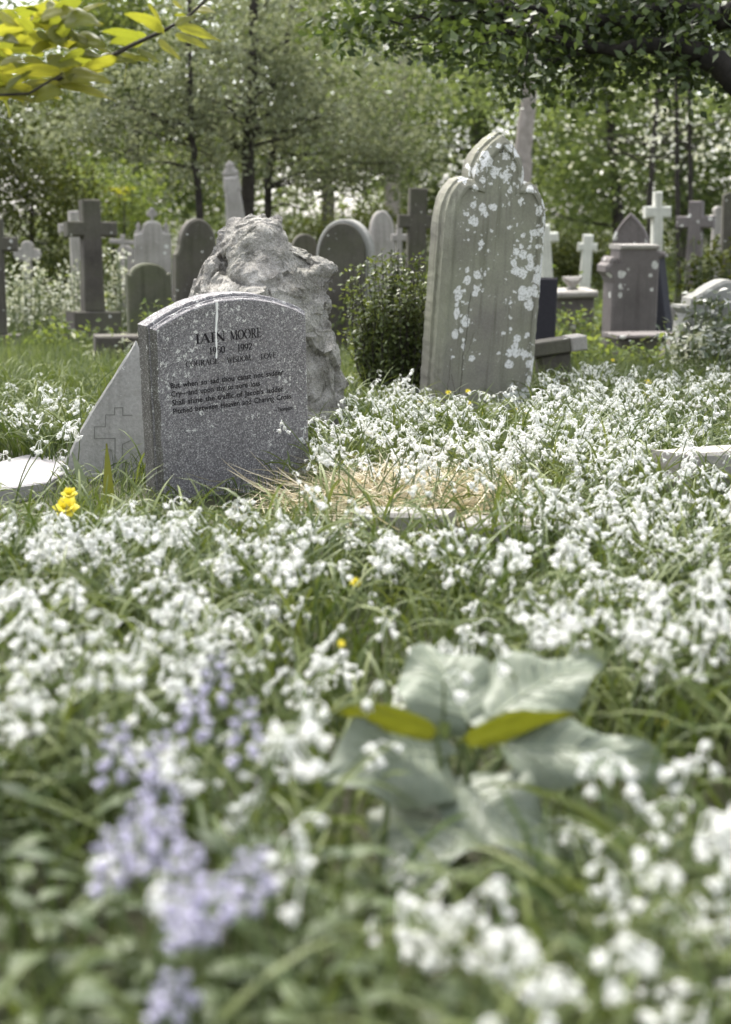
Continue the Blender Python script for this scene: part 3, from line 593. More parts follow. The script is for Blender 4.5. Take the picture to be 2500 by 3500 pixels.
o = stone('grave_cross', 'small pale rounded cross behind the dark grey stepped cross', 'grave cross', 2428, 17.5, 10)
d = 17.5
part(o, 'cross', loft('cross', o_trefoil_cross(70 * m(d), hgt(2428, 704, d), 30 * m(d), hgt(2428, 752, d), 17 * m(d)), slab_rings(.1)), M['pale'])
o = stone('headstone', 'dark tilted book-shaped stone between the pale slender cross and the stepped cross', 'headstone', 2276, 13.4, -30, -10)
part(o, 'slab', boxm('slab', .12, .2, hgt(2276, 880, 13.4), .015), plain('black slate', (.04, .04, .05)))
part(o, 'cap', boxm('cap', .17, .24, .03, .008), M['pale'], (0, 0, hgt(2276, 880, 13.4)))
# broken curved fragment with ivy, leaning plank
o = stone('broken_headstone', 'broken pinkish-grey headstone half with a curved top and a moulded ledge, beside the ivy', 'headstone', 2385, 10.3, 10, 3)
d = 10.3; k = m(d); zz = lambda v: hgt(2385, v, d)
part(o, 'slab', loft('slab', [(-100 * k, -.1), (95 * k, -.1), (95 * k, zz(960)), (60 * k, zz(948))] + [((u - 2385) * k, zz(v)) for u, v in ((2420, 952), (2385, 972), (2350, 998), (2312, 1022), (2312, 1045), (2278, 1048), (2278, 1058), (2300, 1075), (2295, 1090), (2290, 1180))], slab_rings(.2, .018)), M['slab'])
o = stone('fallen_slab', 'dark slab leaning against the foot of the broken curved headstone', 'grave slab', 2262, 11.0, 0, 32)
part(o, 'slab', boxm('slab', .12, .3, .36, .01, .003), M['dark'])
o = stone('fallen_block', 'fallen stone block with a pale end lying tilted right of the tall lichen-spotted headstone', 'stone block', 1905, 9.3, 12, -9)
d = 9.3; b0 = hgt(1905, 1205, d)
part(o, 'block', boxm('block', 165 * m(d), .16, .085, .008, .002), M['dark'], (-.05, 0, b0))
part(o, 'pale_end', boxm('pale_end', 58 * m(d), .165, .088, .008, .002), M['pale'], (112 * m(d) - .05, 0, b0 - .001))
part(o, 'rest', boxm('rest', .2, .14, b0 + .12, .02, .006), M['dark'], (0, .02, -.12))
o = stone('tree_stump', 'small dark rotten stump in the grass below the fallen block', 'stump', 1938, 8.6)
def stump_mesh():
    P = np.array([[0, 0, -.05], [.01, 0, .03], [.0, .01, .09], [.01, 0, .13]]); V, Q = tube(P, [.085, .07, .06, .045], 14)
    V += rng.normal(0, .006, V.shape); r = np.array([[0.012, 0, .125]]); n = len(V)
    return V, Q
part(o, 'wood', mesh_np('wood', *stump_mesh()), M['barkmid'])
o = stone('headstone', 'dark square headstone at the far right edge before the hedge', 'headstone', 2500, 16.5, -6)
part(o, 'slab', loft('slab', o_round(80 * m(16.5), hgt(2500, 655, 16.5), .05), slab_rings(.15)), M['dark'])
o = stone('kerb_step', 'low dark kerb step poking out behind the granite headstone', 'kerb', 440, 11.2, 14)
part(o, 'block', boxm('block', .5, .25, hgt(440, 1145, 11.2), .012), M['dark'])

# grave kerbs among the flowers
def kerb(label, a, b, hgt_, dep, mat):
    A, B = ground(*a), ground(*b); c = (A + B) / 2; d = B - A; L = float(np.hypot(d[0], d[1]))
    o = thing('grave_kerb', label, 'kerb', (c[0], c[1], float(gz(c[0], c[1])) - .005), (R(random.uniform(-3, 3)), R(random.uniform(-1, 1)), math.atan2(d[1], d[0])))
    out = densify([(-L / 2, 0), (L / 2, 0), (L / 2, hgt_ + .03), (-L / 2, hgt_ + .03)], .06)
    part(o, 'kerb_stone', loft('kerb_stone', out, slab_rings(dep, .01), .002), mat)
kerb('mossy kerb stone with a dark front edge below the dry straw', (1235, 1868), (1545, 1895), .085, .14, M['kerb'])
kerb('paler kerb stone right of the straw, overgrown by white flowers', (1600, 1900), (1905, 1935), .085, .15, M['kerb'])
kerb('short kerb stone running away from the viewer among the flowers', (1960, 1905), (2140, 1838), .06, .1, M['kerb'])
kerb('pale thick kerb block near the right edge in the flowers', (2285, 1735), (2560, 1715), .15, .2, M['pale'])
kerb('dark kerb stone half sunk in the flowers, left of the pale thick block', (1985, 1728), (2255, 1722), .05, .1, M['kerb'])
kerb('dark kerb line in the grass right of the low black stone block', (1850, 1150), (2050, 1160), .10, .14, M['dark'])
kerb('thin grey kerb near the right edge behind the yellow dandelions', (2170, 1430), (2600, 1470), .07, .12, M['kerb'])
# ------------------------------------------------------------------ ground plants
def uniform_area(y0, y1, dens, marg=1.35):
    A, B = .24 * marg, .85                                              # a strip wider than the view on both sides
    n = int(dens * 2 * (A * (y1 * y1 - y0 * y0) / 2 + B * (y1 - y0))) + 1; y = rng.uniform(y0, y1, n * 3)
    y = y[rng.random(len(y)) < (A * y + B) / (A * y1 + B)][:n]; x = rng.uniform(-1, 1, len(y)) * (A * y + B)
    return x, y
def inrect(x, y, cx, cy, yaw, hx, hy):
    c, s_ = math.cos(R(yaw)), math.sin(R(yaw)); dx, dy = x - cx, y - cy
    return (np.abs(dx * c + dy * s_) < hx) & (np.abs(-dx * s_ + dy * c) < hy)
PAVE = [ground(u, v)[:2] for u, v in ((-160, 1570), (60, 1590), (240, 1632), (175, 1700), (60, 1752), (-160, 1790))]
def inpoly(x, y, P):
    r = np.zeros(len(x), bool)
    for i in range(len(P)):
        a, b = P[i - 1], P[i]; c = ((a[1] > y) != (b[1] > y)) & (x < (b[0] - a[0]) * (y - a[1]) / (b[1] - a[1] + 1e-12) + a[0]); r ^= c
    return r
def free(x, y):
    bad = inrect(x, y, -.46, 5.18, 32, .32, .075) | (((x + .42) / .38) ** 2 + ((y - 6.87) / .27) ** 2 < 1) | inrect(x, y, .61, 8.085, 27, .31, .11) | inrect(x, y, -.98, 5.55, 6, .26, .05) | inpoly(x, y, PAVE)
    return ~bad
def pts3(x, y): return np.stack([x, y, gz(x, y)], 1)
def amp(u, v, L):
    r = np.zeros(np.shape(u))
    for (a, b, ru, rv, k) in L: r = np.maximum(r, k * np.exp(-(((u - a) / ru) ** 2 + ((v - b) / rv) ** 2) ** 1.5))
    return r
HEADS = [(1500, 1400, 420, 70, .85), (1350, 1460, 330, 110, .8), (2050, 1330, 330, 60, 1.0), (2350, 1320, 250, 60, .8), (1900, 1480, 620, 120, .95), (2000, 1600, 620, 120, .95), (2100, 1720, 450, 130, .9),
         (1450, 1600, 320, 80, .7), (2350, 1560, 250, 100, .6), (120, 1420, 200, 90, .7), (60, 1540, 160, 60, .6), (330, 1480, 110, 90, .35), (400, 1830, 420, 90, .65), (800, 1830, 420, 90, .9), (1150, 1900, 420, 110, .85), (800, 1990, 430, 140, .95),
         (350, 2050, 300, 110, .7), (600, 2150, 420, 130, .95), (250, 2280, 330, 130, 1.), (150, 2420, 260, 130, 1.), (480, 2300, 250, 100, .8), (1000, 2080, 220, 80, .7), (1050, 2420, 140, 150, .9), (1350, 2250, 200, 130, .9),
         (1150, 1760, 260, 60, .45), (1700, 1870, 330, 90, .8), (2300, 1900, 300, 120, .7), (1650, 2180, 200, 90, .9), (2080, 2050, 260, 130, 1.), (2250, 2250, 200, 190, 1.), (1900, 2150, 160, 100, .9), (1650, 2030, 230, 90, .6), (2420, 1950, 160, 120, .7), (2420, 2150, 100, 200, .35),
         (2150, 2800, 450, 220, .7), (2300, 3000, 400, 300, .85), (1900, 3150, 420, 250, .85), (2200, 3350, 450, 220, .85), (1250, 2850, 150, 130, .5), (1100, 2950, 120, 160, .4), (950, 2620, 180, 120, .5), (700, 2560, 150, 100, .5), (900, 2850, 100, 60, .5), (1500, 3080, 250, 120, .5), (1650, 3330, 250, 170, .6), (350, 2600, 120, 60, .4), (500, 2750, 500, 200, .12), (1250, 2150, 300, 100, .2), (1300, 1300, 90, 40, .2)]
HOLES = [(1230, 1690, 180, 80, 1), (1600, 1755, 230, 80, .95), (1400, 1790, 300, 60, 1), (1480, 2640, 330, 260, 1), (1850, 2600, 400, 150, 1), (1720, 2860, 330, 200, 1), (1400, 2980, 220, 150, 1), (1560, 2420, 240, 120, 1), (1380, 1720, 340, 95, .96), (1750, 1760, 90, 50, .6), (1950, 2330, 110, 110, .9), (1330, 2040, 170, 90, .75), (200, 2760, 260, 190, .9), (170, 1960, 130, 90, .6), (1180, 2620, 120, 70, .6), (1600, 2700, 430, 330, .97), (1500, 3000, 280, 180, .8), (870, 1700, 260, 60, .6), (2350, 1480, 120, 30, .5), (2430, 2170, 90, 130, .6), (700, 1960, 90, 50, .4), (1230, 3250, 300, 260, .9), (450, 3200, 450, 350, .9)]
BLOCK = [[(480, 990), (1080, 990), (1080, 1480), (900, 1580), (700, 1640), (545, 1690), (490, 1690)], [(1430, 400), (1900, 400), (1850, 1350), (1430, 1360)], [(140, 1690), (235, 1540), (440, 1200), (520, 1200), (520, 1700)], [(620, 700), (1220, 700), (1220, 1400), (1060, 1450), (620, 1400)], [(0, 1600), (200, 1630), (130, 1700), (60, 1745), (0, 1750)]]
HOLES += [(u, v, 42, 38, 1) for u, v in ((1440, 1372), (1533, 1343), (1600, 1355), (1650, 1418), (1765, 1400), (1808, 1420), (2213, 1308), (2210, 1352), (2240, 1445), (2258, 1465), (1215, 1992), (1165, 2202), (228, 1738))] + [(1320, 2400, 160, 130, 1), (1170, 2460, 140, 90, 1), (2080, 2660, 340, 150, 1), (1700, 2780, 300, 190, 1), (1240, 2680, 180, 130, 1), (1280, 2560, 160, 150, 1)]
def heads_prob(u, v):
    u = np.where(u < 0, -u, np.where(u > 2500, 5000 - u, u))
    p = amp(u, v, HEADS) * (1 - amp(u, v, HOLES)) * np.where((v > 2650) & (u > 1250), 1.5, 1.0)
    for P in BLOCK: p = np.where(inpoly(u, v, P), p * .02, p)
    return p

# flower shapes: a three-cornered stem with a loose umbel of drooping white bells
def bell(p, ax, L, Rr):
    ax = unit(np.asarray(ax, float)); s = unit(np.cross(ax, [.3, .9, .2])); b = np.cross(ax, s)
    k = 6; rings = [(0, .12), (.22, .62), (.62, .72), (1., 1.)]; V = []
    for t, r in rings:
        for i in range(k):
            a = 2 * np.pi * i / k
            V.append(p + ax * t * L + (s * math.cos(a) + b * math.sin(a)) * r * Rr)
    for i in range(k):                                               # pointed petal tips
        a = 2 * np.pi * (i + .5) / k; V.append(p + ax * L * .72 + (s * math.cos(a) + b * math.sin(a)) * .6 * Rr)
    Q = [[j * k + i, j * k + (i + 1) % k, (j + 1) * k + (i + 1) % k, (j + 1) * k + i] for j in range(2) for i in range(k)]
    Q += [[2 * k + i, 4 * k + i, 3 * k + (i + 1) % k, 2 * k + (i + 1) % k] for i in range(k)] + [[2 * k + i, 3 * k + i, 4 * k + i, 4 * k + i] for i in range(k)]
    return np.array(V), np.array(Q)
def leek(seed, h, nb, bend):
    r = np.random.default_rng(seed); t = np.linspace(0, 1, 8)
    P = np.stack([bend * t ** 2 * h, .02 * np.sin(3 * t) * h, h * t * (1 - .12 * bend * t)], 1)
    st = [tube(P, np.linspace(.0026, .0016, 8), 5)]; hd = []; top = P[-1]
    lean_ = r.uniform(0, 2 * np.pi)                                      # most bells hang to one side
    for i in range(nb):
        a = lean_ + r.normal(0, 1.25); q = top + np.array([math.cos(a), math.sin(a), 0]) * r.uniform(.004, .032) + np.array([0, 0, r.uniform(-.034, .012)])
        hd.append(tube([top, top * .5 + q * .5 + [0, 0, .007], q], .0008, 4)); k = r.uniform(.25, 1.0); ax = np.array([math.cos(a) * k, math.sin(a) * k, -1 + r.uniform(-.1, .9)]) + r.normal(0, .2, 3)
        op = r.choice([.45, .8, 1., 1.25]); hd.append(bell(q, ax, r.uniform(.0115, .0165) * (.8 if op < .5 else 1), .0074 * op))
    return cat(st), cat(hd)
LEEKS = [leek(20 + i, h, nb, be) for i, (h, nb, be) in enumerate([(.24, 5, .25), (.21, 6, .1), (.28, 4, .45), (.18, 5, .55), (.25, 7, .3), (.16, 3, .8), (.22, 4, .6), (.13, 5, .5), (.26, 6, .15), (.20, 3, .35), (.23, 8, .4), (.17, 6, .2), (.27, 2, .5), (.19, 7, .65)])]
def scatter_flowers():
    xs, ys = [], []
    for y0, y1, dn in ((.95, 2.2, 520), (2.2, 4, 420), (4, 6.5, 300), (6.5, 10.5, 200)):
        x, y = uniform_area(y0, y1, dn); xs.append(x); ys.append(y)
    x, y = np.concatenate(xs), np.concatenate(ys); ok = free(x, y); x, y = x[ok], y[ok]; n = len(x)
    k = rng.integers(0, len(LEEKS), n); sc = rng.uniform(.65, 1.2, n); hh = np.array([q[0][0][:, 2].max() for q in LEEKS])[k] * sc * .93
    P = pts3(x, y); hd = P.copy(); hd[:, 2] += hh; u, v, _ = proj(hd)
    pr = heads_prob(u, v); cl = np.array([noise.noise(Vector((a * 3.3, b * 3.3, 2))) for a, b in zip(x, y)])
    keep = rng.random(n) < pr * np.clip(.92 + 1.9 * cl + .9 * np.array([noise.noise(Vector((a * 9.3, b * 9.3, 7))) for a, b in zip(x, y)]), .06, 1.5); P, k, sc, u, v, y = P[keep], k[keep], sc[keep], u[keep], v[keep], y[keep]
    rot = rng.uniform(0, 2 * np.pi, len(P)); vis = (u > 20) & (u < 2480) & (v < 3480); order = np.argsort(np.where(vis, y, 99))
    near = order[:300]; far = order[300:]
    ms = [(mesh_np('stem', *a, True), mesh_np('flower_head', *b, True)) for a, b in LEEKS]
    for a, b in ms: a.materials.append(M['stem']); b.materials.append(M['petal'])
    labs = {0: 'white bell flower spray low in the foreground, right of the lilac spikes', 1: 'white bell flower spray in the foreground, left of the broad-leaved plant', 2: 'white bell flower spray in the carpet just beyond the broad-leaved plant'}
    grp = {0: 'white flowers at the lower right', 1: 'white flowers left of the broad-leaved plant', 2: 'white flowers beyond the broad-leaved plant'}
    for i in near:
        z = 2 if v[i] < 2440 else (0 if u[i] > 1250 else 1)
        o = thing('white_flower', labs[z], 'flower', P[i], (rng.normal(0, .12), rng.normal(0, .12), rot[i]), grp[z]); o.scale = [sc[i]] * 3
        link('stem', ms[k[i]][0], None, o); link('flower_head', ms[k[i]][1], None, o)
    for idx, nm, mt in ((0, 'flower_stems', 'stem'), (1, 'white_flower_carpet', 'petal')):
        parts = []
        for q in range(len(LEEKS)):
            f = far[k[far] == q]
            if not len(f): continue
            V, Q = LEEKS[q][idx]; c, s_ = np.cos(rot[f])[:, None], np.sin(rot[f])[:, None]; lean = np.random.default_rng(q).normal(0, .16, (len(f), 2))
            X = V[None, :, 0] * c - V[None, :, 1] * s_ + V[None, :, 2] * lean[:, :1]; Y = V[None, :, 0] * s_ + V[None, :, 1] * c + V[None, :, 2] * lean[:, 1:]
            Z = np.broadcast_to(V[None, :, 2], X.shape); W_ = np.stack([X, Y, Z], -1) * sc[f][:, None, None] + P[f][:, None]
            parts.append((W_, (Q[None] + (np.arange(len(f)) * len(V))[:, None, None])))
        o = link(nm, mesh_np(nm, *cat(parts), True), M[mt])
        tag(o, 'carpet of white bell flowers spreading around the gravestones' if idx else 'thin green stems under the white flower carpet', 'flowers', None, 'stuff')
    return P, u, v
FP, FU, FV = scatter_flowers()

def short_zone(x, y):      # plants stay low right in front of the granite stone and the paving
    u, v, _ = proj(pts3(x, y)); s = np.ones(len(x))
    s *= 1 - .72 * amp(u, v, [(720, 1760, 330, 110, 1), (950, 1640, 150, 110, .6), (90, 1800, 170, 90, .9), (1400, 1760, 330, 80, .6), (330, 1720, 160, 60, .5), (1620, 1440, 260, 50, .6), (1620, 2900, 420, 330, .9), (1500, 3300, 350, 250, .5), (230, 1690, 230, 75, .8), (150, 1760, 160, 60, .6)])
    return s
def grass_all():
    parts = []
    # strap leaves of the flowers: long, arching over
    i = rng.integers(0, len(FP), len(FP) * 4); b = FP[i] + np.concatenate([rng.normal(0, .025, (len(i), 2)), np.zeros((len(i), 1))], 1); b[:, 2] = gz(b[:, 0], b[:, 1]); ok = free(b[:, 0], b[:, 1]); b = b[ok]
    x, y = uniform_area(.95, 9.5, 190); ok = free(x, y); b = np.concatenate([b, pts3(x[ok], y[ok])]); n = len(b)
    L = rng.uniform(.16, .34, n) * short_zone(b[:, 0], b[:, 1])
    Vq = blades(b, L, rng.uniform(.005, .010, n), rng.uniform(0, 2 * np.pi, n), rng.uniform(.05, .5, n), rng.uniform(.9, 2.3, n), 7)
    o = link('strap_leaves', mesh_np('strap_leaves', *Vq, True), M['strap']); tag(o, 'long arching strap leaves between the white flowers', 'leaves', None, 'stuff')
    for y0, y1, dn, l0, l1, w, m_ in ((.9, 2.6, 1300, .07, .22, .0035, 'grass'), (2.6, 6, 1500, .06, .18, .0035, 'grass'), (6, 10.5, 1000, .06, .17, .0045, 'grass')):
        x, y = uniform_area(y0, y1, dn); ok = free(x, y); b = pts3(x[ok], y[ok]); n = len(b); L = rng.uniform(l0, l1, n) * short_zone(b[:, 0], b[:, 1])
        parts.append(blades(b, L, rng.uniform(.6, 1.3, n) * w, rng.uniform(0, 2 * np.pi, n), rng.uniform(0, .4, n), rng.uniform(.2, 1.6, n), 4))
    o = link('grass', mesh_np('grass', *cat(parts), True), M['grass']); tag(o, 'green grass growing among the white flowers', 'grass', None, 'stuff')
    parts = []
    for y0, y1, dn, l0, l1, w in ((8.5, 11, 1000, .08, .24, .005), (11, 15, 900, .07, .20, .006), (15, 24, 380, .10, .30, .010), (24, 44, 70, .1, .3, .02)):
        x, y = uniform_area(y0, y1, dn, 1.5); b = pts3(x, y); n = len(b)
        parts.append(blades(b, rng.uniform(l0, l1, n), rng.uniform(.6, 1.3, n) * w, rng.uniform(0, 2 * np.pi, n), rng.uniform(0, .35, n), rng.uniform(.1, 1.3, n), 3))
    o = link('lawn_grass', mesh_np('lawn_grass', *cat(parts), True), M['lawn']); tag(o, 'long pale green grass around the old graves behind', 'grass', None, 'stuff')
    # the flattened dry straw
    c = ground(1450, 1780); n = 5200; x = c[0] + rng.normal(0, .17, n); y = c[1] + rng.normal(.05, .24, n); ok = free(x, y); b = pts3(x[ok], y[ok]); n = len(b); b[:, 2] += rng.uniform(.01, .08, n)
    Vq = blades(b, rng.uniform(.1, .26, n), rng.uniform(.002, .0045, n), rng.normal(.2, 1.1, n) + np.pi * rng.integers(0, 2, n), rng.uniform(1.15, 1.6, n), rng.uniform(-.3, .4, n), 6)
    o = link('dry_grass', mesh_np('dry_grass', *Vq, True), M['straw']); tag(o, 'flattened patch of dry straw-coloured grass in front of the granite headstone', 'dry grass', None, 'stuff')
grass_all()

# ------------------------------------------------------------------ single flowers and leafy plants
def blade_leaf(base, az, L, Wd, elev0, droop, nL=20, nW=10, wave=.06, heart=.0, fold=.12, roll=0.0, seed=0):
    """a broad leaf as a grid; midrib leaves at elev0 (rad above horizontal) and droops along its length"""
    r = np.random.default_rng(seed); t = np.linspace(0, 1, nL + 1); e = elev0 - droop * t; st = L / nL
    hx = np.concatenate([[0], np.cumsum(np.cos(e[:-1]) * st)]); hz = np.concatenate([[0], np.cumsum(np.sin(e[:-1]) * st)])
    d = np.array([math.cos(az), math.sin(az), 0]); s = np.array([-math.sin(az), math.cos(az), 0])
    C = np.asarray(base) + hx[:, None] * d + hz[:, None] * np.array([0, 0, 1.]); T = np.cos(e)[:, None] * d + np.sin(e)[:, None] * np.array([0, 0, 1.])
    s = s * math.cos(roll) + np.array([0, 0, 1.]) * math.sin(roll); N_ = np.cross(T, s)
    w = Wd * .5 * (np.sin(np.pi * np.clip(t, 0, 1) ** .62) ** .8 * (1 - .25 * t) + .03); q = np.linspace(-1, 1, nW + 1); ph = r.uniform(0, 6)
    V = C[:, None] + s * (w[:, None] * q[None])[..., None]
    lift = fold * np.abs(q)[None] * w[:, None] * 2 - .25 * w[:, None] * q[None] ** 4 + wave * L * np.abs(q[None]) ** 2 * np.sin(t[:, None] * 11 + ph + 1.9 * q[None]) * .6
    lift += .018 * L * np.sin(t[:, None] * 26 - 7 * np.abs(q[None])) * (1 - np.abs(q[None])) * np.abs(q[None]) * 3
    V = V + N_[:, None] * lift[..., None]; V[..., :] -= T[:, None] * (heart * w.max() * np.abs(q)[None] ** 1.5 * np.exp(-t * 4)[:, None])[..., None]
    i = np.arange(nL)[:, None] * (nW + 1); j = np.arange(nW)[None]; Q = np.stack([i + j, i + j + 1, i + nW + 2 + j, i + nW + 1 + j], -1)
    return V.reshape(-1, 3), Q.reshape(-1, 4)
def broad_plant():
    g = ground(1535, 2940); o = thing('broad_leaved_plant', 'broad-leaved rosette with big pale grey-green wavy leaves and yellow-green undersides', 'plant', g)
    D = g[1]
    def lf(u0, v0, u1, v1, dd0, dd1, wd, droop, mat='broad', roll=0., lab=None, seed=0, heart=.2, wave=.13):
        A = at(u0, v0, D + dd0); B = at(u1, v1, D + dd1); d = B - A; L = float(np.linalg.norm(d)); az = math.atan2(d[1], d[0]); el = math.asin(d[2] / L)
        V, Q = blade_leaf(A - g, az, L * (1 + droop ** 2 / 24), wd * L, el + droop / 2, droop, seed=seed, roll=roll, heart=heart, wave=wave)
        st = tube(wob(np.array([0, 0, .0]), A - g, 6, .01, seed=seed), [.006, .006, .005, .005, .004, .003], 6)
        l = link('leaf', mesh_np('leaf', V, Q, True), M[mat], o); link('leaf_stalk', mesh_np('leaf_stalk', *st, True), M['stem'], l)
        if lab: l['label'] = lab
        if mat == 'broad':
            Gd = V.reshape(21, 11, 3); vp = []
            for sgn in (1, -1):
                o_ = np.array([0, 0, .0008 * sgn]); vp.append(tube(Gd[:19, 5] + o_, np.linspace(.0028, .0008, 19), 5))
                for i in range(1, 14, 2):
                    for sd_ in (-1, 1):
                        k_ = np.linspace(0, 4.6, 7); ii = np.minimum(i + k_ * .95, 20); P_ = np.stack([[np.interp(a, range(21), Gd[:, int(round(5 + sd_ * b_)), c_]) for c_ in range(3)] for a, b_ in zip(ii, k_)]); vp.append(tube(P_ + o_, np.linspace(.0014, .0004, 7), 4))
            link('veins', mesh_np('veins', *cat(vp), True), M['vein'], l)
    lf(1600, 2470, 1445, 2205, .02, .16, 1.08, .5, seed=1)
    lf(1690, 2450, 2065, 2265, .02, .14, .72, .5, seed=2, roll=.35)
    lf(1490, 2505, 1110, 2425, -.06, -.05, .32, .25, 'oliveleaf', 1.25, 'yellow-green leaf seen from its backlit underside', 3, wave=.03)
    lf(1540, 2480, 1650, 2395, .03, .10, .6, .3, 'oliveleaf', .9, 'small yellow-green leaf at the heart of the plant', 4)
    lf(1590, 2530, 1970, 2440, -.06, -.05, .36, .25, 'oliveleaf', -1.1, 'yellow-green leaf pointing right, seen from below', 5, wave=.03)
    lf(1515, 2590, 1105, 2690, -.02, -.12, .95, .8, seed=6, roll=-.7)
    lf(1740, 2560, 2340, 2690, -.02, -.06, .50, .6, seed=7, roll=.6)
    lf(1570, 2670, 1880, 3010, -.03, -.18, .72, .7, seed=8, roll=.3)
    lf(1530, 2760, 1370, 3090, -.04, -.20, 1.0, .8, seed=9)
    lf(1680, 2760, 2060, 3010, .02, -.05, .75, .6, seed=10)
    lf(1800, 2480, 1840, 2380, .05, .10, .7, .4, 'oliveleaf', .8, 'short yellow-green leaf behind the right leaf', 11)
    link('stem', mesh_np('stem', *tube(wob([0, 0, -.02], at(1520, 2470, D) - g, 7, .01, seed=3), np.linspace(.014, .008, 7), 8), True), M['stem'], o)
broad_plant()
def bluebell(u, v, z, lab, hl=.075, n=11, seed=0):
    """spike whose head centre shows at (u, v) with its tip at height z"""
    r = np.random.default_rng(seed); d = ray(u, v); p = np.array([0, 0, CAMH]) + d * ((z - CAMH) / d[2]); g = np.array([p[0] + r.normal(0, .02), p[1] + r.normal(0, .02), 0]); g[2] = float(gz(g[0], g[1]))
    o = thing('lilac_flower_spike', lab, 'flower', g, (0, 0, 0), 'lilac flower spikes'); top = p - g + [0, 0, hl * .5]; P = wob([0, 0, 0], top, 9, .012, seed=seed)
    link('stem', mesh_np('stem', *tube(P, np.linspace(.004, .0022, 9), 6), True), M['stem'], o); bs = []
    for i in range(n):
        t = i / (n - 1); c = top - np.array([0, 0, hl * t]); a = i * 2.4 + r.uniform(-.3, .3); q = c + np.array([math.cos(a), math.sin(a), .15]) * (.004 + .007 * t)
        bs.append(bell(q, [math.cos(a) * .9, math.sin(a) * .9, -.55 + .3 * (1 - t)], .017 * (.6 + .4 * t), .0072 * (.6 + .4 * t)))
    link('flower_head', mesh_np('flower_head', *cat(bs), True), M['lilac'], o)
for i, (u, v, z, lab) in enumerate([
    (738, 2320, .34, 'topmost and farthest lilac flower spike, against the white flowers'), (665, 2440, .33, 'lilac-grey flower spike just left below the topmost spike'), (840, 2490, .33, 'lilac flower spike standing apart on the right, level with the small yellow-green leaf'),
    (400, 2570, .31, 'faint greyish lilac spike farthest to the left in the upper row'), (545, 2600, .31, 'broad greyish lilac spike in the middle of the upper row'), (555, 2690, .29, 'short lilac spike directly below the broad greyish one'),
    (480, 2830, .33, 'bright lilac spike at the top of the large near cluster'), (560, 2860, .33, 'bright lilac spike right beside the top spike of the near cluster'), (390, 2920, .33, 'lilac spike with whitish tip at the left end of the near cluster'),
    (640, 2990, .33, 'lilac spike in the middle of the near cluster'), (860, 3000, .34, 'lilac spike at the right end of the near cluster beside white blooms'), (720, 3090, .33, 'pale large lilac spike at the lower right of the near cluster'), (650, 3130, .31, 'lilac spike lowest in the near cluster'), (600, 3390, .30, 'single dull lilac spike nearest the bottom edge')]):
    bluebell(u, v, z - .05 - (.05 if i > 12 else 0), lab, .062 if i < 6 else (.032 if i > 11 else .045), 13, 100 + i)
def dandelion(u, v, Y, lab, r0=.018, petals=16, name='dandelion', h=None):
    Y -= .38; r0 *= 1.2
    p = at(u, v, Y); g = np.array([p[0], p[1], float(gz(p[0], p[1]))]); o = thing(name, lab, 'flower', g); top = p - g
    link('stem', mesh_np('stem', *tube(wob([0, 0, 0], top, 6, .01, seed=int(u)), .002, 5), True), M['stem'], o); parts = []
    for ring, (el, rr_) in enumerate(((.15, 1), (.6, .8), (1.1, .5))):
        for i in range(petals):
            a = 2 * np.pi * (i + ring * .5) / petals
            parts.append(blade_leaf(top, a, r0 * rr_, r0 * .9 * 3.2 / petals * (2.2 if petals < 9 else 1), el + .2, .4, 4, 2, 0, 0, .05))
    ca, sa = math.cos(.75), math.sin(.75); rx = np.array([[1, 0, 0], [0, ca, -sa], [0, sa, ca]]); parts = [((V - top) @ rx.T + top, Q) for V, Q in parts]
    link('flower_head', mesh_np('flower_head', *cat(parts), True), M['yellow'], o)
for u, v, Y, lab, r0 in [(1440, 1372, 7.3, 'yellow dandelion on a tall stem at the left foot of the tall lichen-spotted headstone', .021), (1533, 1343, 7.6, 'small yellow bloom against the lower left of the lichen-spotted headstone', .015), (1600, 1338, 7.7, 'small yellow bloom, upper of a pair against the lichen-spotted headstone', .014), (1603, 1378, 7.5, 'small yellow bloom, lower of a pair against the lichen-spotted headstone', .013),
    (1650, 1418, 7.2, 'small yellow bloom among white flowers before the foot of the lichen-spotted headstone', .014), (1765, 1400, 7.4, 'pale yellow bloom just left of the brighter dandelion below the lichened headstone', .016), (1808, 1420, 7.2, 'bright yellow dandelion below the right foot of the lichen-spotted headstone', .024), (2213, 1308, 8.4, 'yellow dandelion, topmost of those at the far right of the flower field', .022), (2210, 1352, 8.0, 'yellow dandelion just below the topmost one at the far right', .020),
    (2232, 1437, 7.2, 'yellow dandelion, upper left of the close pair at the right', .022), (2258, 1460, 7.1, 'bright yellow dandelion, lower right of the close pair at the right', .027), (1215, 1992, 3.55, 'yellow bloom beside a white flower in the middle of the flower carpet', .013), (1165, 2202, 2.9, 'tiny yellow bloom in the green gap above the broad-leaved plant', .009), (2095, 1232, 9.5, 'tiny yellow bloom in the grass before the broad grey headstone', .014)]:
    dandelion(u, v, Y, lab, r0)
dandelion(228, 1738, 4.15, 'large yellow poppy in front of the flat paving slab', .030, 6, 'yellow_poppy')
dandelion(238, 1690, 4.3, 'yellow poppy half open just behind the large poppy', .020, 6, 'yellow_poppy')
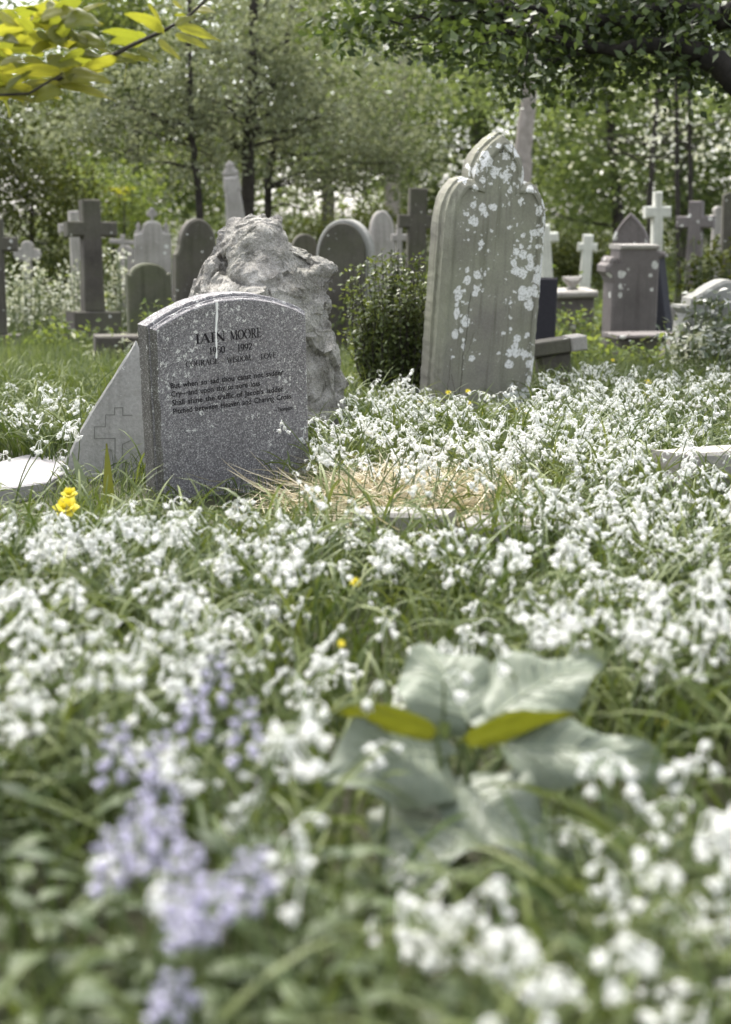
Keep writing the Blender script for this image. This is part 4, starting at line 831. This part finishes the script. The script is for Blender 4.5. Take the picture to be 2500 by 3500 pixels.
def dock(u0, v0, u1, v1, Y, wd, lab, mat='oliveleaf', face=True):
    A = at(u0, v0, Y); g = np.array([A[0], A[1], float(gz(A[0], A[1]))]); B = at(u1, v1, Y + .03); d = B - g; L = float(np.linalg.norm(d)); o = thing('upright_leaf', lab, 'leaf', g)
    V, Q = blade_leaf([0, 0, 0], math.atan2(d[1], d[0]), L, wd, math.asin(d[2] / L) + .1, .25, 12, 6, .02, 0, .15, seed=int(u0))
    if face:                                                           # turn the blade's flat side towards the camera's side
        C = V.reshape(13, 7, 3); mid = C[:, 3:4]; off = C - mid; w_ = np.linalg.norm(off, axis=-1) * np.sign(np.arange(7) - 3)[None]; C = mid + w_[..., None] * np.array([.95, .25, .05]); V = C.reshape(-1, 3)
    link('blade', mesh_np('blade', V, Q, True), M[mat], o)
dock(372, 1680, 365, 1515, 4.75, .035, 'upright yellow-green leaf in front of the broken triangular slab')
dock(300, 1665, 250, 1545, 4.9, .04, 'pale grey-green folded leaf in front of the left end of the broken triangular slab', 'broad')
dock(1615, 1800, 1625, 1695, 4.6, .04, 'upright yellow-green lobed leaf standing in the dry straw')
dock(1560, 1905, 1590, 1795, 4.1, .022, 'thin dark yellow-green leaf in front of the straw kerb')
dock(1450, 1930, 1455, 1770, 4.0, .03, 'grey-green bud stalk standing in front of the straw kerb', 'broad')
dock(1200, 1430, 1208, 1378, 6.9, .07, 'round yellow-green leaf at the foot of the bush')
dock(2085, 1640, 2085, 1560, 6.0, .045, 'round olive leaf in the middle of the white flowers at the right')
dock(1830, 1640, 1745, 1600, 5.9, .07, 'dark olive leaf lying in the white flowers right of the straw', 'oliveleaf', False)
dock(540, 1900, 530, 1720, 4.0, .028, 'tall blurred grass-green leaf before the left edge of the granite headstone', 'lowleaf')
dock(2320, 2450, 2230, 2440, 2.5, .05, 'yellow leaf tip right of the broad-leaved plant', 'yellow', False)
def low_plant(u, v, lab, seed, n=9, L=.12, h=.16):
    g = ground(u, v); r = np.random.default_rng(seed); o = thing('low_leafy_plant', lab, 'plant', g); parts = []; st = [tube(wob([0, 0, 0], [0, 0, h], 5, .01, seed=seed), .003, 5)]
    for i in range(n):
        t = (i + .6) / n; a = i * 2.4 + r.uniform(-.4, .4); b = np.array([0, 0, h * t]) + np.array([math.cos(a), math.sin(a), .3]) * .03
        st.append(tube([[0, 0, h * t], b], .0015, 4)); l = L * r.uniform(.7, 1.15); parts.append(blade_leaf(b, a, l, l * .42, r.uniform(.1, .7), r.uniform(.5, 1.3), 8, 4, .03, 0, .12, seed=seed * 20 + i))
    link('leaves', mesh_np('leaves', *cat(parts), True), M['lowleaf'], o); link('stem', mesh_np('stem', *cat(st), True), M['stem'], o)
LP = [(180, 3560), (420, 3640), (700, 3560), (960, 3600), (1180, 3480), (60, 3350), (300, 3330), (560, 3500), (860, 3330), (1080, 3260), (1290, 3330), (240, 3120), (960, 3120), (1380, 3800),  (780, 3900), (450, 3950), (1100, 3850), (150, 3900), (1700, 3900), (2100, 3750), (1900, 3480), (2250, 3300), (2420, 3600), (2150, 3080)]
for i, (u, v) in enumerate(LP):
    low_plant(u, v, 'low plant with blurred oval green leaves under the lilac spikes at the lower left' if u < 800 else ('low plant with blurred oval green leaves below the broad-leaved plant' if u < 1450 else 'low plant with oval leaves among the white flowers at the lower right'), 300 + i, 10, .055 if u > 1450 else .07, .13)
for o in list(COL.objects):
    if o.name.startswith('low_leafy_plant'): o['group'] = o['label'].replace('low plant with ', 'low plants with ')
# ------------------------------------------------------------------ bush between the stones, weeds, ivy
def bush():
    g = base_of(1350, 8.3); o = thing('bush', 'small-leaved green bush growing between the rough rock and the tall headstone', 'bush', g); st, lv = [], []; k = m(8.3)
    for i in range(150):
        a = rng.uniform(0, 6.28); r = math.sqrt(rng.random()); x = math.cos(a) * r * 172 * k; y = math.sin(a) * r * .2; hh = (hgt(1350, 838, 8.3) - .07 * r * r) * rng.uniform(.5, 1)
        P = wob([x * .55, y * .5, 0], [x * 1.05 + rng.normal(0, .03), y, hh], 9, .025); st.append(tube(P, np.linspace(.004, .0015, 9), 4)); t = rng.uniform(.06, 1, 75); q = np.stack([np.interp(t, np.linspace(0, 1, 9), P[:, c]) for c in range(3)], 1)
        lv.append(q + rng.normal(0, .013, q.shape))
    P = np.concatenate(lv); n = len(P); link('stems', mesh_np('stems', *cat(st)), M['barkdark'], o)
    link('foliage', mesh_np('foliage', *leaves(P, rng.uniform(.020, .044, n), rng.uniform(.012, .021, n), None, .6)), M['bush'], o)
bush()
def weeds(u, d, w, vtop, n, lab, mat='parsley', size=.05):
    g = base_of(u, d); o = thing('flowering_weed', lab, 'plant', g, (0, 0, 0), 'pale weeds around the old crosses'); H = hgt(u, vtop, d); st, C = [], []
    for i in range(int(n / 16)):
        x = rng.normal(0, w * .4); y = rng.normal(0, .15); h = H * rng.uniform(.4, 1); P = wob([x * .7, y, 0], [x, y, h], 5, .03); st.append(tube(P, .004, 4))
        t = np.clip(rng.normal(.75, .25, 16), .1, 1); C.append(np.stack([np.interp(t, np.linspace(0, 1, 5), P[:, c]) for c in range(3)], 1) + rng.normal(0, .035, (16, 3)))
    P = np.concatenate(C); nn = len(P); link('foliage', mesh_np('foliage', *leaves(P, rng.uniform(.5, 1.2, nn) * size, rng.uniform(.4, .8, nn) * size, None, .7)), M[mat], o)
    link('stems', mesh_np('stems', *cat(st)), M['stem'], o)
weeds(60, 14.5, .42, 880, 500, 'clump of pale flowering weeds at the left edge beside the cut cross')
weeds(130, 15, .5, 885, 600, 'clump of pale flowering weeds in front of the lobed pale cross')
weeds(215, 15.2, .3, 905, 350, 'clump of pale weeds left of the slim pale cross')
weeds(285, 14.6, .3, 880, 450, 'tall pale weeds wrapped around the foot of the slim pale cross')
weeds(415, 14.4, .3, 850, 600, 'pale leafy weeds between the large dark cross and the low dark headstone')
weeds(440, 11.2, .5, 1150, 300, 'pale drooping leaves at the foot of the low dark headstone', 'parsley', .06)
weeds(1870, 15, .3, 940, 250, 'pale weeds below the tilted white marble cross')
for u, d, w, v, n, lab in ((560, 11.3, .35, 1010, 260, 'green nettles at the foot of the low dark green stained headstone'), (1000, 11.8, .5, 960, 300, 'green weeds rising behind the right shoulder of the rough rock'), (1330, 12.5, .5, 930, 380, 'green weeds below the pinkish round-topped headstone'), (1900, 11.6, .3, 1080, 320, 'green weeds around the low black stone block'),
                           (2010, 13.4, .3, 1020, 300, 'green weeds between the low pale tomb and the broad grey headstone'), (2060, 10.4, .35, 1160, 320, 'grassy weeds in front of the broad grey shouldered headstone'), (2230, 10.2, .3, 1170, 300, 'grassy weeds hiding the foot of the dark low plinth'), (230, 12.4, .5, 1090, 360, 'tall green weeds beside the steps of the large dark cross')):
    weeds(u, d, w, v, n, lab, 'treeB', .06)
    [q for q in COL.objects if q.get('label') == lab][0]['group'] = 'green weeds around the old graves'
weeds(2440, 10, .28, 1010, 700, 'ivy-like weed tangle hiding the right side of the broken curved headstone', 'ivy', .07)
weeds(2480, 9.4, .3, 1130, 500, 'dark green leafy tangle at the right edge below the ivy', 'ivy', .06)
weeds(2380, 9.6, .25, 1110, 250, 'thin pale stalks before the broken curved headstone', 'parsley', .05)
weeds(2420, 14.5, .6, 800, 900, 'dark leafy shrub growing round the stepped cross at the right', 'treeD', .08)

# ------------------------------------------------------------------ trees
def clump_leaves(C, spread, n, L, droop=0., flat=.5, squash=.6):
    i = rng.integers(0, len(C), n); P = C[i] + rng.normal(0, 1, (n, 3)) * np.array([1, 1, squash]) * spread
    return leaves(P, rng.uniform(.6, 1.25, n) * L, rng.uniform(.45, .7, n) * L, None, flat, droop)
def tree(name, label, cat_, d, mat, bark, trunk, rpx, crowns, L, spread=.28, droop=0., group=None, branches=10, extra=None):
    """trunk: pixel polyline at distance d (continued to the ground); crowns: (u, v, ru, rv, depth, clumps, leaves)"""
    k = m(d); b = base_of(trunk[0][0], d); o = thing(name, label, cat_, b, group=group); T = [np.zeros(3) - [0, 0, .2]] + [at(u, v, d) - b for u, v in trunk[1:]]
    T = np.array(T); tt = np.linspace(0, len(T) - 1, 6 * len(T)); P = np.stack([np.interp(tt, range(len(T)), T[:, c]) for c in range(3)], 1); P[1:-1] += rng.normal(0, rpx * k * .12, P[1:-1].shape)
    rad = np.linspace(1.25, .55, len(P)) * rpx * k; tr = [tube(P, rad, 10)]; C_all, lv = [], []
    for (u, v, ru, rv, dep, nc, nl) in crowns:
        c = at(u, v, d) - b; q = unit(rng.normal(0, 1, (nc, 3))) * (rng.random((nc, 1)) ** .45); C = c + q * np.array([ru * k, dep, rv * k]); C = C[C[:, 2] > .15]
        lv.append(clump_leaves(C, spread, nl, L, droop)); C_all.append(C)
    C = np.concatenate(C_all); lim = []
    for i in rng.permutation(len(C))[:branches]:
        z = C[i, 2]; j = int(np.argmin(np.abs(P[:, 2] - (z - .25 * np.hypot(*(C[i] - P[-1])[:2]))))); lim.append(tube(wob(P[j], C[i], 7, .12), np.linspace(rad[j] * .3, .005, 7), 5))
    link('trunk', mesh_np('trunk', *cat(tr), True), M[bark], o)
    if lim: link('limbs', mesh_np('limbs', *cat(lim), True), M[bark], o)
    link('crown', mesh_np('crown', *cat(lv)), M[mat], o); return o
# conifers in the middle
tree('conifer', 'dark straight conifer trunk with sparse grey branches, tallest in the middle', 'tree', 18, 'treeC', 'barkdark', [(838, 1060), (845, 640), (858, 400), (866, 180), (872, -60), (878, -320)], 21, [(860, 150, 260, 260, 1.2, 60, 1500), (1050, 380, 300, 230, 1.0, 46, 1300), (760, 420, 200, 200, 1.0, 28, 700), (880, -150, 300, 200, 1.2, 30, 800), (900, 250, 700, 420, 1.4, 90, 2300)], .085, .15, .35, branches=26)
tree('conifer', 'thinner dark leaning conifer trunk right of the tallest one', 'tree', 19.5, 'treeC', 'barkdark', [(905, 1055), (918, 620), (962, 310), (1000, 0), (1020, -250)], 12, [(1100, 430, 260, 220, 1.0, 46, 1300), (1000, 120, 240, 200, 1., 40, 1000), (1200, 560, 220, 120, .8, 30, 1000), (1150, 430, 480, 300, .8, 70, 2300)], .085, .15, .3, branches=20)
tree('conifer', 'thin dark curved trunk, leftmost of the conifers', 'tree', 17.5, 'treeC', 'barkdark', [(692, 1080), (682, 700), (656, 460), (647, 150), (650, -200)], 12, [(600, 450, 200, 220, .9, 40, 1100), (560, 330, 260, 120, .8, 30, 900), (300, 430, 230, 110, .8, 30, 900), (680, 180, 160, 180, .8, 24, 700)], .08, .14, .5, branches=26)
tree('tree', 'slender pale-barked tree behind the dark brown cross', 'tree', 27, 'treeA', 'barkpale', [(1330, 1030), (1345, 640), (1368, 300), (1380, 0)], 26, [(1380, 260, 330, 260, 1.6, 70, 4200), (1250, 520, 220, 160, 1.2, 40, 2600)], .10, .3, branches=16)
tree('tree', 'leaning pale-barked trunk rising behind the top of the tall headstone', 'tree', 24, 'treeA', 'barkpale', [(1765, 1040), (1782, 590), (1815, 220), (1840, -60)], 31, [(1800, -40, 420, 180, 1.6, 60, 3400)], .10, .3, branches=10)
tree('tree', 'dark reddish trunk between the pale tree and the two saplings', 'tree', 29, 'treeA', 'barkdark', [(2130, 1030), (2110, 700), (2085, 400), (2070, 60)], 19, [(2080, 330, 360, 220, 1.6, 70, 4600), (2000, 620, 260, 150, 1.2, 50, 3000)], .11, .32, branches=14)
for u, lab in ((2316, 'thin sapling, left one of the two dark saplings at the right'), (2360, 'thin sapling, right one of the two dark saplings at the right')):
    tree('sapling', lab, 'tree', 21, 'blossom', 'barkdark', [(u + 2, 1080), (u, 650), (u - 3, 320), (u - 2, 120)], 8, [(u, 420, 190, 200, .9, 40, 90)], .085, .14, branches=12, group=None)
tree('hawthorn', 'fresh green tree speckled with cream blossom at the right', 'tree', 25, 'blossom', 'barkdark', [(2230, 1040), (2220, 700), (2240, 420), (2260, 200)], 10, [(2230, 470, 330, 230, 1.4, 120, 330)], .10, .16, branches=20)
tree('tree', 'bright green broad tree filling the right background', 'tree', 33, 'treeA', 'barkmid', [(2350, 1020), (2345, 600), (2330, 200), (2330, -100)], 24, [(2300, 480, 420, 330, 2.2, 170, 17000), (2150, 100, 480, 280, 2., 120, 13000), (2450, 760, 160, 120, 1.2, 30, 2500)], .12, .35, branches=14)
tree('tree', 'pale green tree behind the tall headstone', 'tree', 36, 'treeA', 'barkmid', [(1620, 1010), (1630, 600), (1640, 200), (1640, -100)], 24, [(1600, 380, 400, 400, 2.2, 170, 16000), (1550, 0, 450, 250, 2., 90, 9000), (1480, 700, 260, 120, 1.4, 40, 3000), (1950, 560, 260, 240, 1.6, 70, 5000)], .12, .35, branches=10)
tree('tree', 'grey-green tree behind the conifers', 'tree', 34, 'treeB', 'barkmid', [(1130, 1010), (1120, 600), (1110, 200), (1110, -100)], 22, [(1130, 330, 360, 330, 2., 130, 11000), (1000, -20, 420, 260, 2., 90, 6500), (780, 520, 380, 190, 1.6, 80, 7000)], .12, .35, branches=12)
tree('tree', 'mid-green tree at the left behind the drooping branches', 'tree', 30, 'treeB', 'barkmid', [(470, 1030), (465, 600), (455, 200), (450, -100)], 22, [(420, 300, 430, 330, 2., 150, 15000), (500, -30, 430, 230, 2., 80, 8000), (560, 680, 220, 120, 1.2, 40, 3500)], .11, .33, branches=14)
tree('shrub', 'dark olive shrub filling the left edge behind the crosses', 'shrub', 21, 'treeD', 'barkdark', [(110, 1080), (110, 700)], 10, [(80, 620, 250, 290, 1.4, 110, 8500), (-60, 350, 240, 200, 1.2, 40, 2600)], .075, .25, branches=16)
tree('shrub', 'yellowish green shrub behind the large dark cross', 'shrub', 23.5, 'treeB', 'barkdark', [(390, 1060), (390, 760)], 9, [(370, 720, 220, 170, 1.2, 80, 5500)], .08, .24, branches=12)
tree('shrub', 'dark low evergreen behind the small white cross', 'shrub', 22.5, 'treeD', 'barkdark', [(1990, 1060), (1990, 900)], 8, [(1990, 890, 260, 75, .8, 60, 4600)], .07, .2, branches=8)
tree('shrub', 'dark low evergreen hedge end behind the lobed pale cross', 'shrub', 19.5, 'treeD', 'barkdark', [(190, 1080), (190, 960)], 8, [(190, 930, 260, 70, .6, 50, 3600)], .07, .18, branches=8)
tree('shrub', 'dark undergrowth shrub behind the pinkish headstone', 'shrub', 24, 'treeD', 'barkdark', [(1230, 1050), (1230, 900)], 8, [(1230, 800, 260, 80, .8, 60, 4200)], .075, .22, branches=8)
tree('shrub', 'small bright yellow-leaved shrub tip above the large dark cross', 'shrub', 20.5, 'lime', 'barkdark', [(425, 1080), (425, 690)], 4, [(420, 655, 40, 18, .15, 6, 60)], .075, .06, branches=3)
def far_wood():
    n = 900; X = rng.uniform(-16, 16, n); Y = rng.uniform(39, 47, n); Z = rng.uniform(.2, 11, n)
    hole = np.array([noise.noise(Vector((x * .32, z * .32, 4))) for x, z in zip(X, Z)]); u, v, _ = proj(np.stack([X, Y, Z], 1))
    ok = (hole > -.28) & ~((np.abs(u - 1060) < 75) & (np.abs(v - 715) < 60)) & ~((np.abs(u - 900) < 190) & (v < 90)); C = np.stack([X, Y, Z + gz(X, Y)], 1)[ok]
    o = link('far_wood', mesh_np('far_wood', *clump_leaves(C, .5, 95000, .19)), M['treeA']); tag(o, 'distant pale green wood closing the view behind the cemetery', 'wood', None, 'stuff')
    n = 15000; x = rng.uniform(-1, 1, n); y = np.sqrt(rng.uniform(17 ** 2, 36 ** 2, n)); x = x * .34 * y; hgt_ = np.array([noise.noise(Vector((a * .7, b * .7, 1))) for a, b in zip(x, y)]); z = rng.random(n) * np.clip(.35 + .9 * hgt_, .08, 1.2)
    P = np.stack([x, y, gz(x, y) + z], 1); o = link('undergrowth', mesh_np('undergrowth', *leaves(P, rng.uniform(.05, .13, n), rng.uniform(.03, .07, n), None, .6)), M['treeB']); tag(o, 'leafy undergrowth between the far graves and trees', 'undergrowth', None, 'stuff')
far_wood()
def canopy():
    d = 9.6; k = m(d); b = np.array([4.1, 10.2, 0.]); o = thing('overhanging_tree', 'dark broad-leaved tree whose heavy limb hangs over the top right corner', 'tree', b); lim, lv = [], []
    L = lambda pts, dd=0: [at(u, v, d + dd) - b for u, v in pts]
    def limb(pts, r0, r1):
        P = np.array(pts); t = np.linspace(0, len(P) - 1, 5 * len(P)); P = np.stack([np.interp(t, range(len(P)), P[:, c]) for c in range(3)], 1); P[1:-1] += rng.normal(0, .012, P[1:-1].shape); lim.append(tube(P, np.linspace(r0, r1, len(P)), 8)); return P
    tip = [limb([np.array([0, 0, 2.6])] + L([(2640, 420), (2500, 262), (2400, 185), (2270, 155), (2080, 168)]) + L([(1900, 140), (1700, 100)], .2), .11, .012),
           limb([np.array([0, 0, 2.9])] + L([(2760, 60), (2560, 30), (2470, 60), (2250, 30), (2000, 85), (1850, 70)], .1), .14, .012),
           limb(L([(2270, 155), (2380, 95), (2470, 30)]), .03, .02), limb(L([(2000, 85), (1800, 25), (1640, 12), (1480, -5)], .1), .022, .01), limb(L([(1850, 70), (1600, 40), (1450, 62), (1310, 80)], .3), .014, .006),
           limb(L([(2380, 175), (2330, 250), (2290, 290)]), .014, .006), limb(L([(2080, 168), (1950, 190), (1840, 220)], .1), .012, .005), limb(L([(2500, 262), (2560, 330)]), .03, .02)]
    C = []
    for (u, v, ru, rv, n) in ((2250, 60, 330, 110, 75), (1900, 60, 300, 90, 60), (1550, 50, 250, 75, 34), (1250, 60, 130, 70, 14), (2350, 215, 190, 65, 22), (1950, 210, 200, 50, 20), (1700, 150, 170, 60, 16), (1750, 290, 150, 50, 6), (1480, 150, 200, 50, 8), (2050, 300, 260, 40, 8), (2100, -150, 500, 140, 80), (1500, -160, 350, 120, 30)):
        C.append(np.stack([at(rng.normal(u, ru * .55), rng.normal(v, rv * .55), d + rng.normal(.50, .38)) - b for _ in range(n)]))
    C = np.concatenate(C); lv.append(clump_leaves(C, .10, 10000, .072, .35, .45, .7))
    U = np.stack([rng.uniform(-2.6, 2, 260), rng.uniform(-1.5, 3, 260), rng.uniform(3.2, 7.5, 260)], 1); lv.append(clump_leaves(U, .28, 9000, .10, .2))  # upper leaves out of view, added to keep the sun off the canopy below
    for i in range(40):
        c = C[rng.integers(len(C))]; P = tip[rng.integers(0, 2)]; j = int(np.argmin(np.sum((P - c) ** 2, 1))); lim.append(tube(wob(P[j], c, 6, .05), np.linspace(.008, .003, 6), 4))
    link('trunk', mesh_np('trunk', *tube([[0, 0, -.2], [.02, 0, 1], [0, .02, 2.6], [.1, .1, 4.5], [.1, .3, 7]], [.36, .3, .27, .2, .08], 14), True), M['barkdark'], o)
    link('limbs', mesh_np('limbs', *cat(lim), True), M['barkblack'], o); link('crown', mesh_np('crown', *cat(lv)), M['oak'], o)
canopy()
def lime_branch():
    d = 3.7; b = np.array([-1.55, 3.9, float(gz(-1.55, 3.9))]); o = thing('young_tree', 'yellow-green leafy branches reaching in at the top left corner', 'tree', b); L = lambda pts, dd=0: np.array([at(u, v, d + dd) - b for u, v in pts]); lim = []
    def twig(pts, r0, r1, dd=0):
        P = L(pts, dd); t = np.linspace(0, len(P) - 1, 5 * len(P)); P = np.stack([np.interp(t, range(len(P)), P[:, c]) for c in range(3)], 1); lim.append(tube(P, np.linspace(r0, r1, len(P)), 6)); return P
    T = np.array([0, 0, 1.25]); lim.append(tube(np.array([[0, 0, -.1], [.02, .01, .6], T, [.0, .02, 2.2]]), [.03, .026, .022, .01], 8))
    a = twig([(-420, 330), (-100, 330), (160, 290), (340, 215), (450, 155), (560, 105), (640, 60), (700, 5), (740, -60)], .008, .0025); lim.append(tube(np.array([T, a[0]]), [.012, .008], 6))
    c = twig([(-420, 250), (-60, 170), (120, 90), (200, 55), (270, 5)], .007, .002, .15); lim.append(tube(np.array([T + [0, 0, .1], c[0]]), [.012, .007], 6)); e = twig([(-100, 330), (100, 320), (215, 250)], .004, .002, -.1)
    LF = [  # u0 v0 u1 v1 width/length
        (560, 100, 435, 55, .5), (560, 105, 510, 25, .8), (600, 85, 665, 62, .55), (610, 90, 740, 140, .42), (600, 120, 715, 170, .3), (480, 130, 355, 112, .42), (500, 140, 385, 150, .45), (540, 140, 610, 200, .6), (440, 200, 430, 282, .95), (470, 175, 545, 215, .5), (400, 200, 250, 265, .1), (660, 30, 730, 45, .6), (590, 5, 625, 30, .7), (640, 60, 600, 55, .5),
        (280, 40, 360, 15, .35), (250, 60, 340, 90, .55), (190, 60, 55, 40, .5), (210, 60, 130, 25, .6), (240, 100, 160, 140, .7), (180, 95, 90, 70, .55), (90, 95, -10, 60, .7), (250, 130, 370, 180, .55), (190, 140, 60, 160, .5), (120, 150, -20, 175, .55), (240, 175, 360, 205, .55), (150, 185, 20, 160, .45), (300, 175, 330, 215, .7), (210, 150, 200, 90, .8), (100, 130, 0, 120, .6), (160, 205, 250, 215, .6), (80, 200, 170, 235, .45), (20, 220, 120, 240, .5),
        (215, 250, 30, 255, .35), (215, 255, 365, 285, .42), (215, 290, 380, 345, .38), (200, 260, 340, 245, .6), (90, 230, -20, 225, .6), (60, 290, -40, 260, .5), (40, 320, 90, 360, .5), (20, 340, 30, 400, .8), (-20, 330, -40, 430, .6), (160, 10, 195, 45, .8), (110, 60, 90, 110, .6), (0, 60, 60, 90, .6), (50, 90, 110, 130, .6)]
    for i in range(34):
        u, v = rng.uniform(-60, 300), rng.uniform(60, 330) ; an = rng.choice([-.15, .15, .4, 2.9, 3.2]) + rng.normal(0, .25); ln = rng.uniform(70, 125)
        if v < 345 - .45 * max(u, 0): LF.append((u, v, u + math.cos(an) * ln, v + math.sin(an) * ln, rng.uniform(.38, .55)))
    for q in (a, a, c, e):
        for i in range(17):
            p = q[rng.integers(4, len(q))] + b + rng.normal(0, .012, 3); u, v, _ = proj(p)
            if u > 430: continue
            an = rng.choice([-.15, .1, .35, 2.9, 3.2, 3.5]) + rng.normal(0, .25); ln = rng.uniform(60, 125); LF.append((u, v, u + math.cos(an) * ln, v + math.sin(an) * ln, rng.uniform(.4, .6)))
    parts = []
    for i, (u0, v0, u1, v1, wl) in enumerate(LF):
        dd = rng.normal(0, .07); A = at(u0, v0, d + dd) - b; B = at(u1, v1, d + dd + rng.normal(0, .05)) - b; q = B - A; Ln = float(np.linalg.norm(q)); el = math.asin(np.clip(q[2] / Ln, -1, 1))
        parts.append(blade_leaf(A, math.atan2(q[1], q[0]), Ln * 1.12, Ln * np.clip(wl * .8, .3, .6), el + .2, .4, 10, 6, .03, .1, .1, roll=rng.uniform(.75, 1.25), seed=i))
    link('trunk', mesh_np('trunk', *cat(lim), True), M['barkdark'], o); link('foliage', mesh_np('foliage', *cat(parts), True), M['lime'], o)
lime_branch()
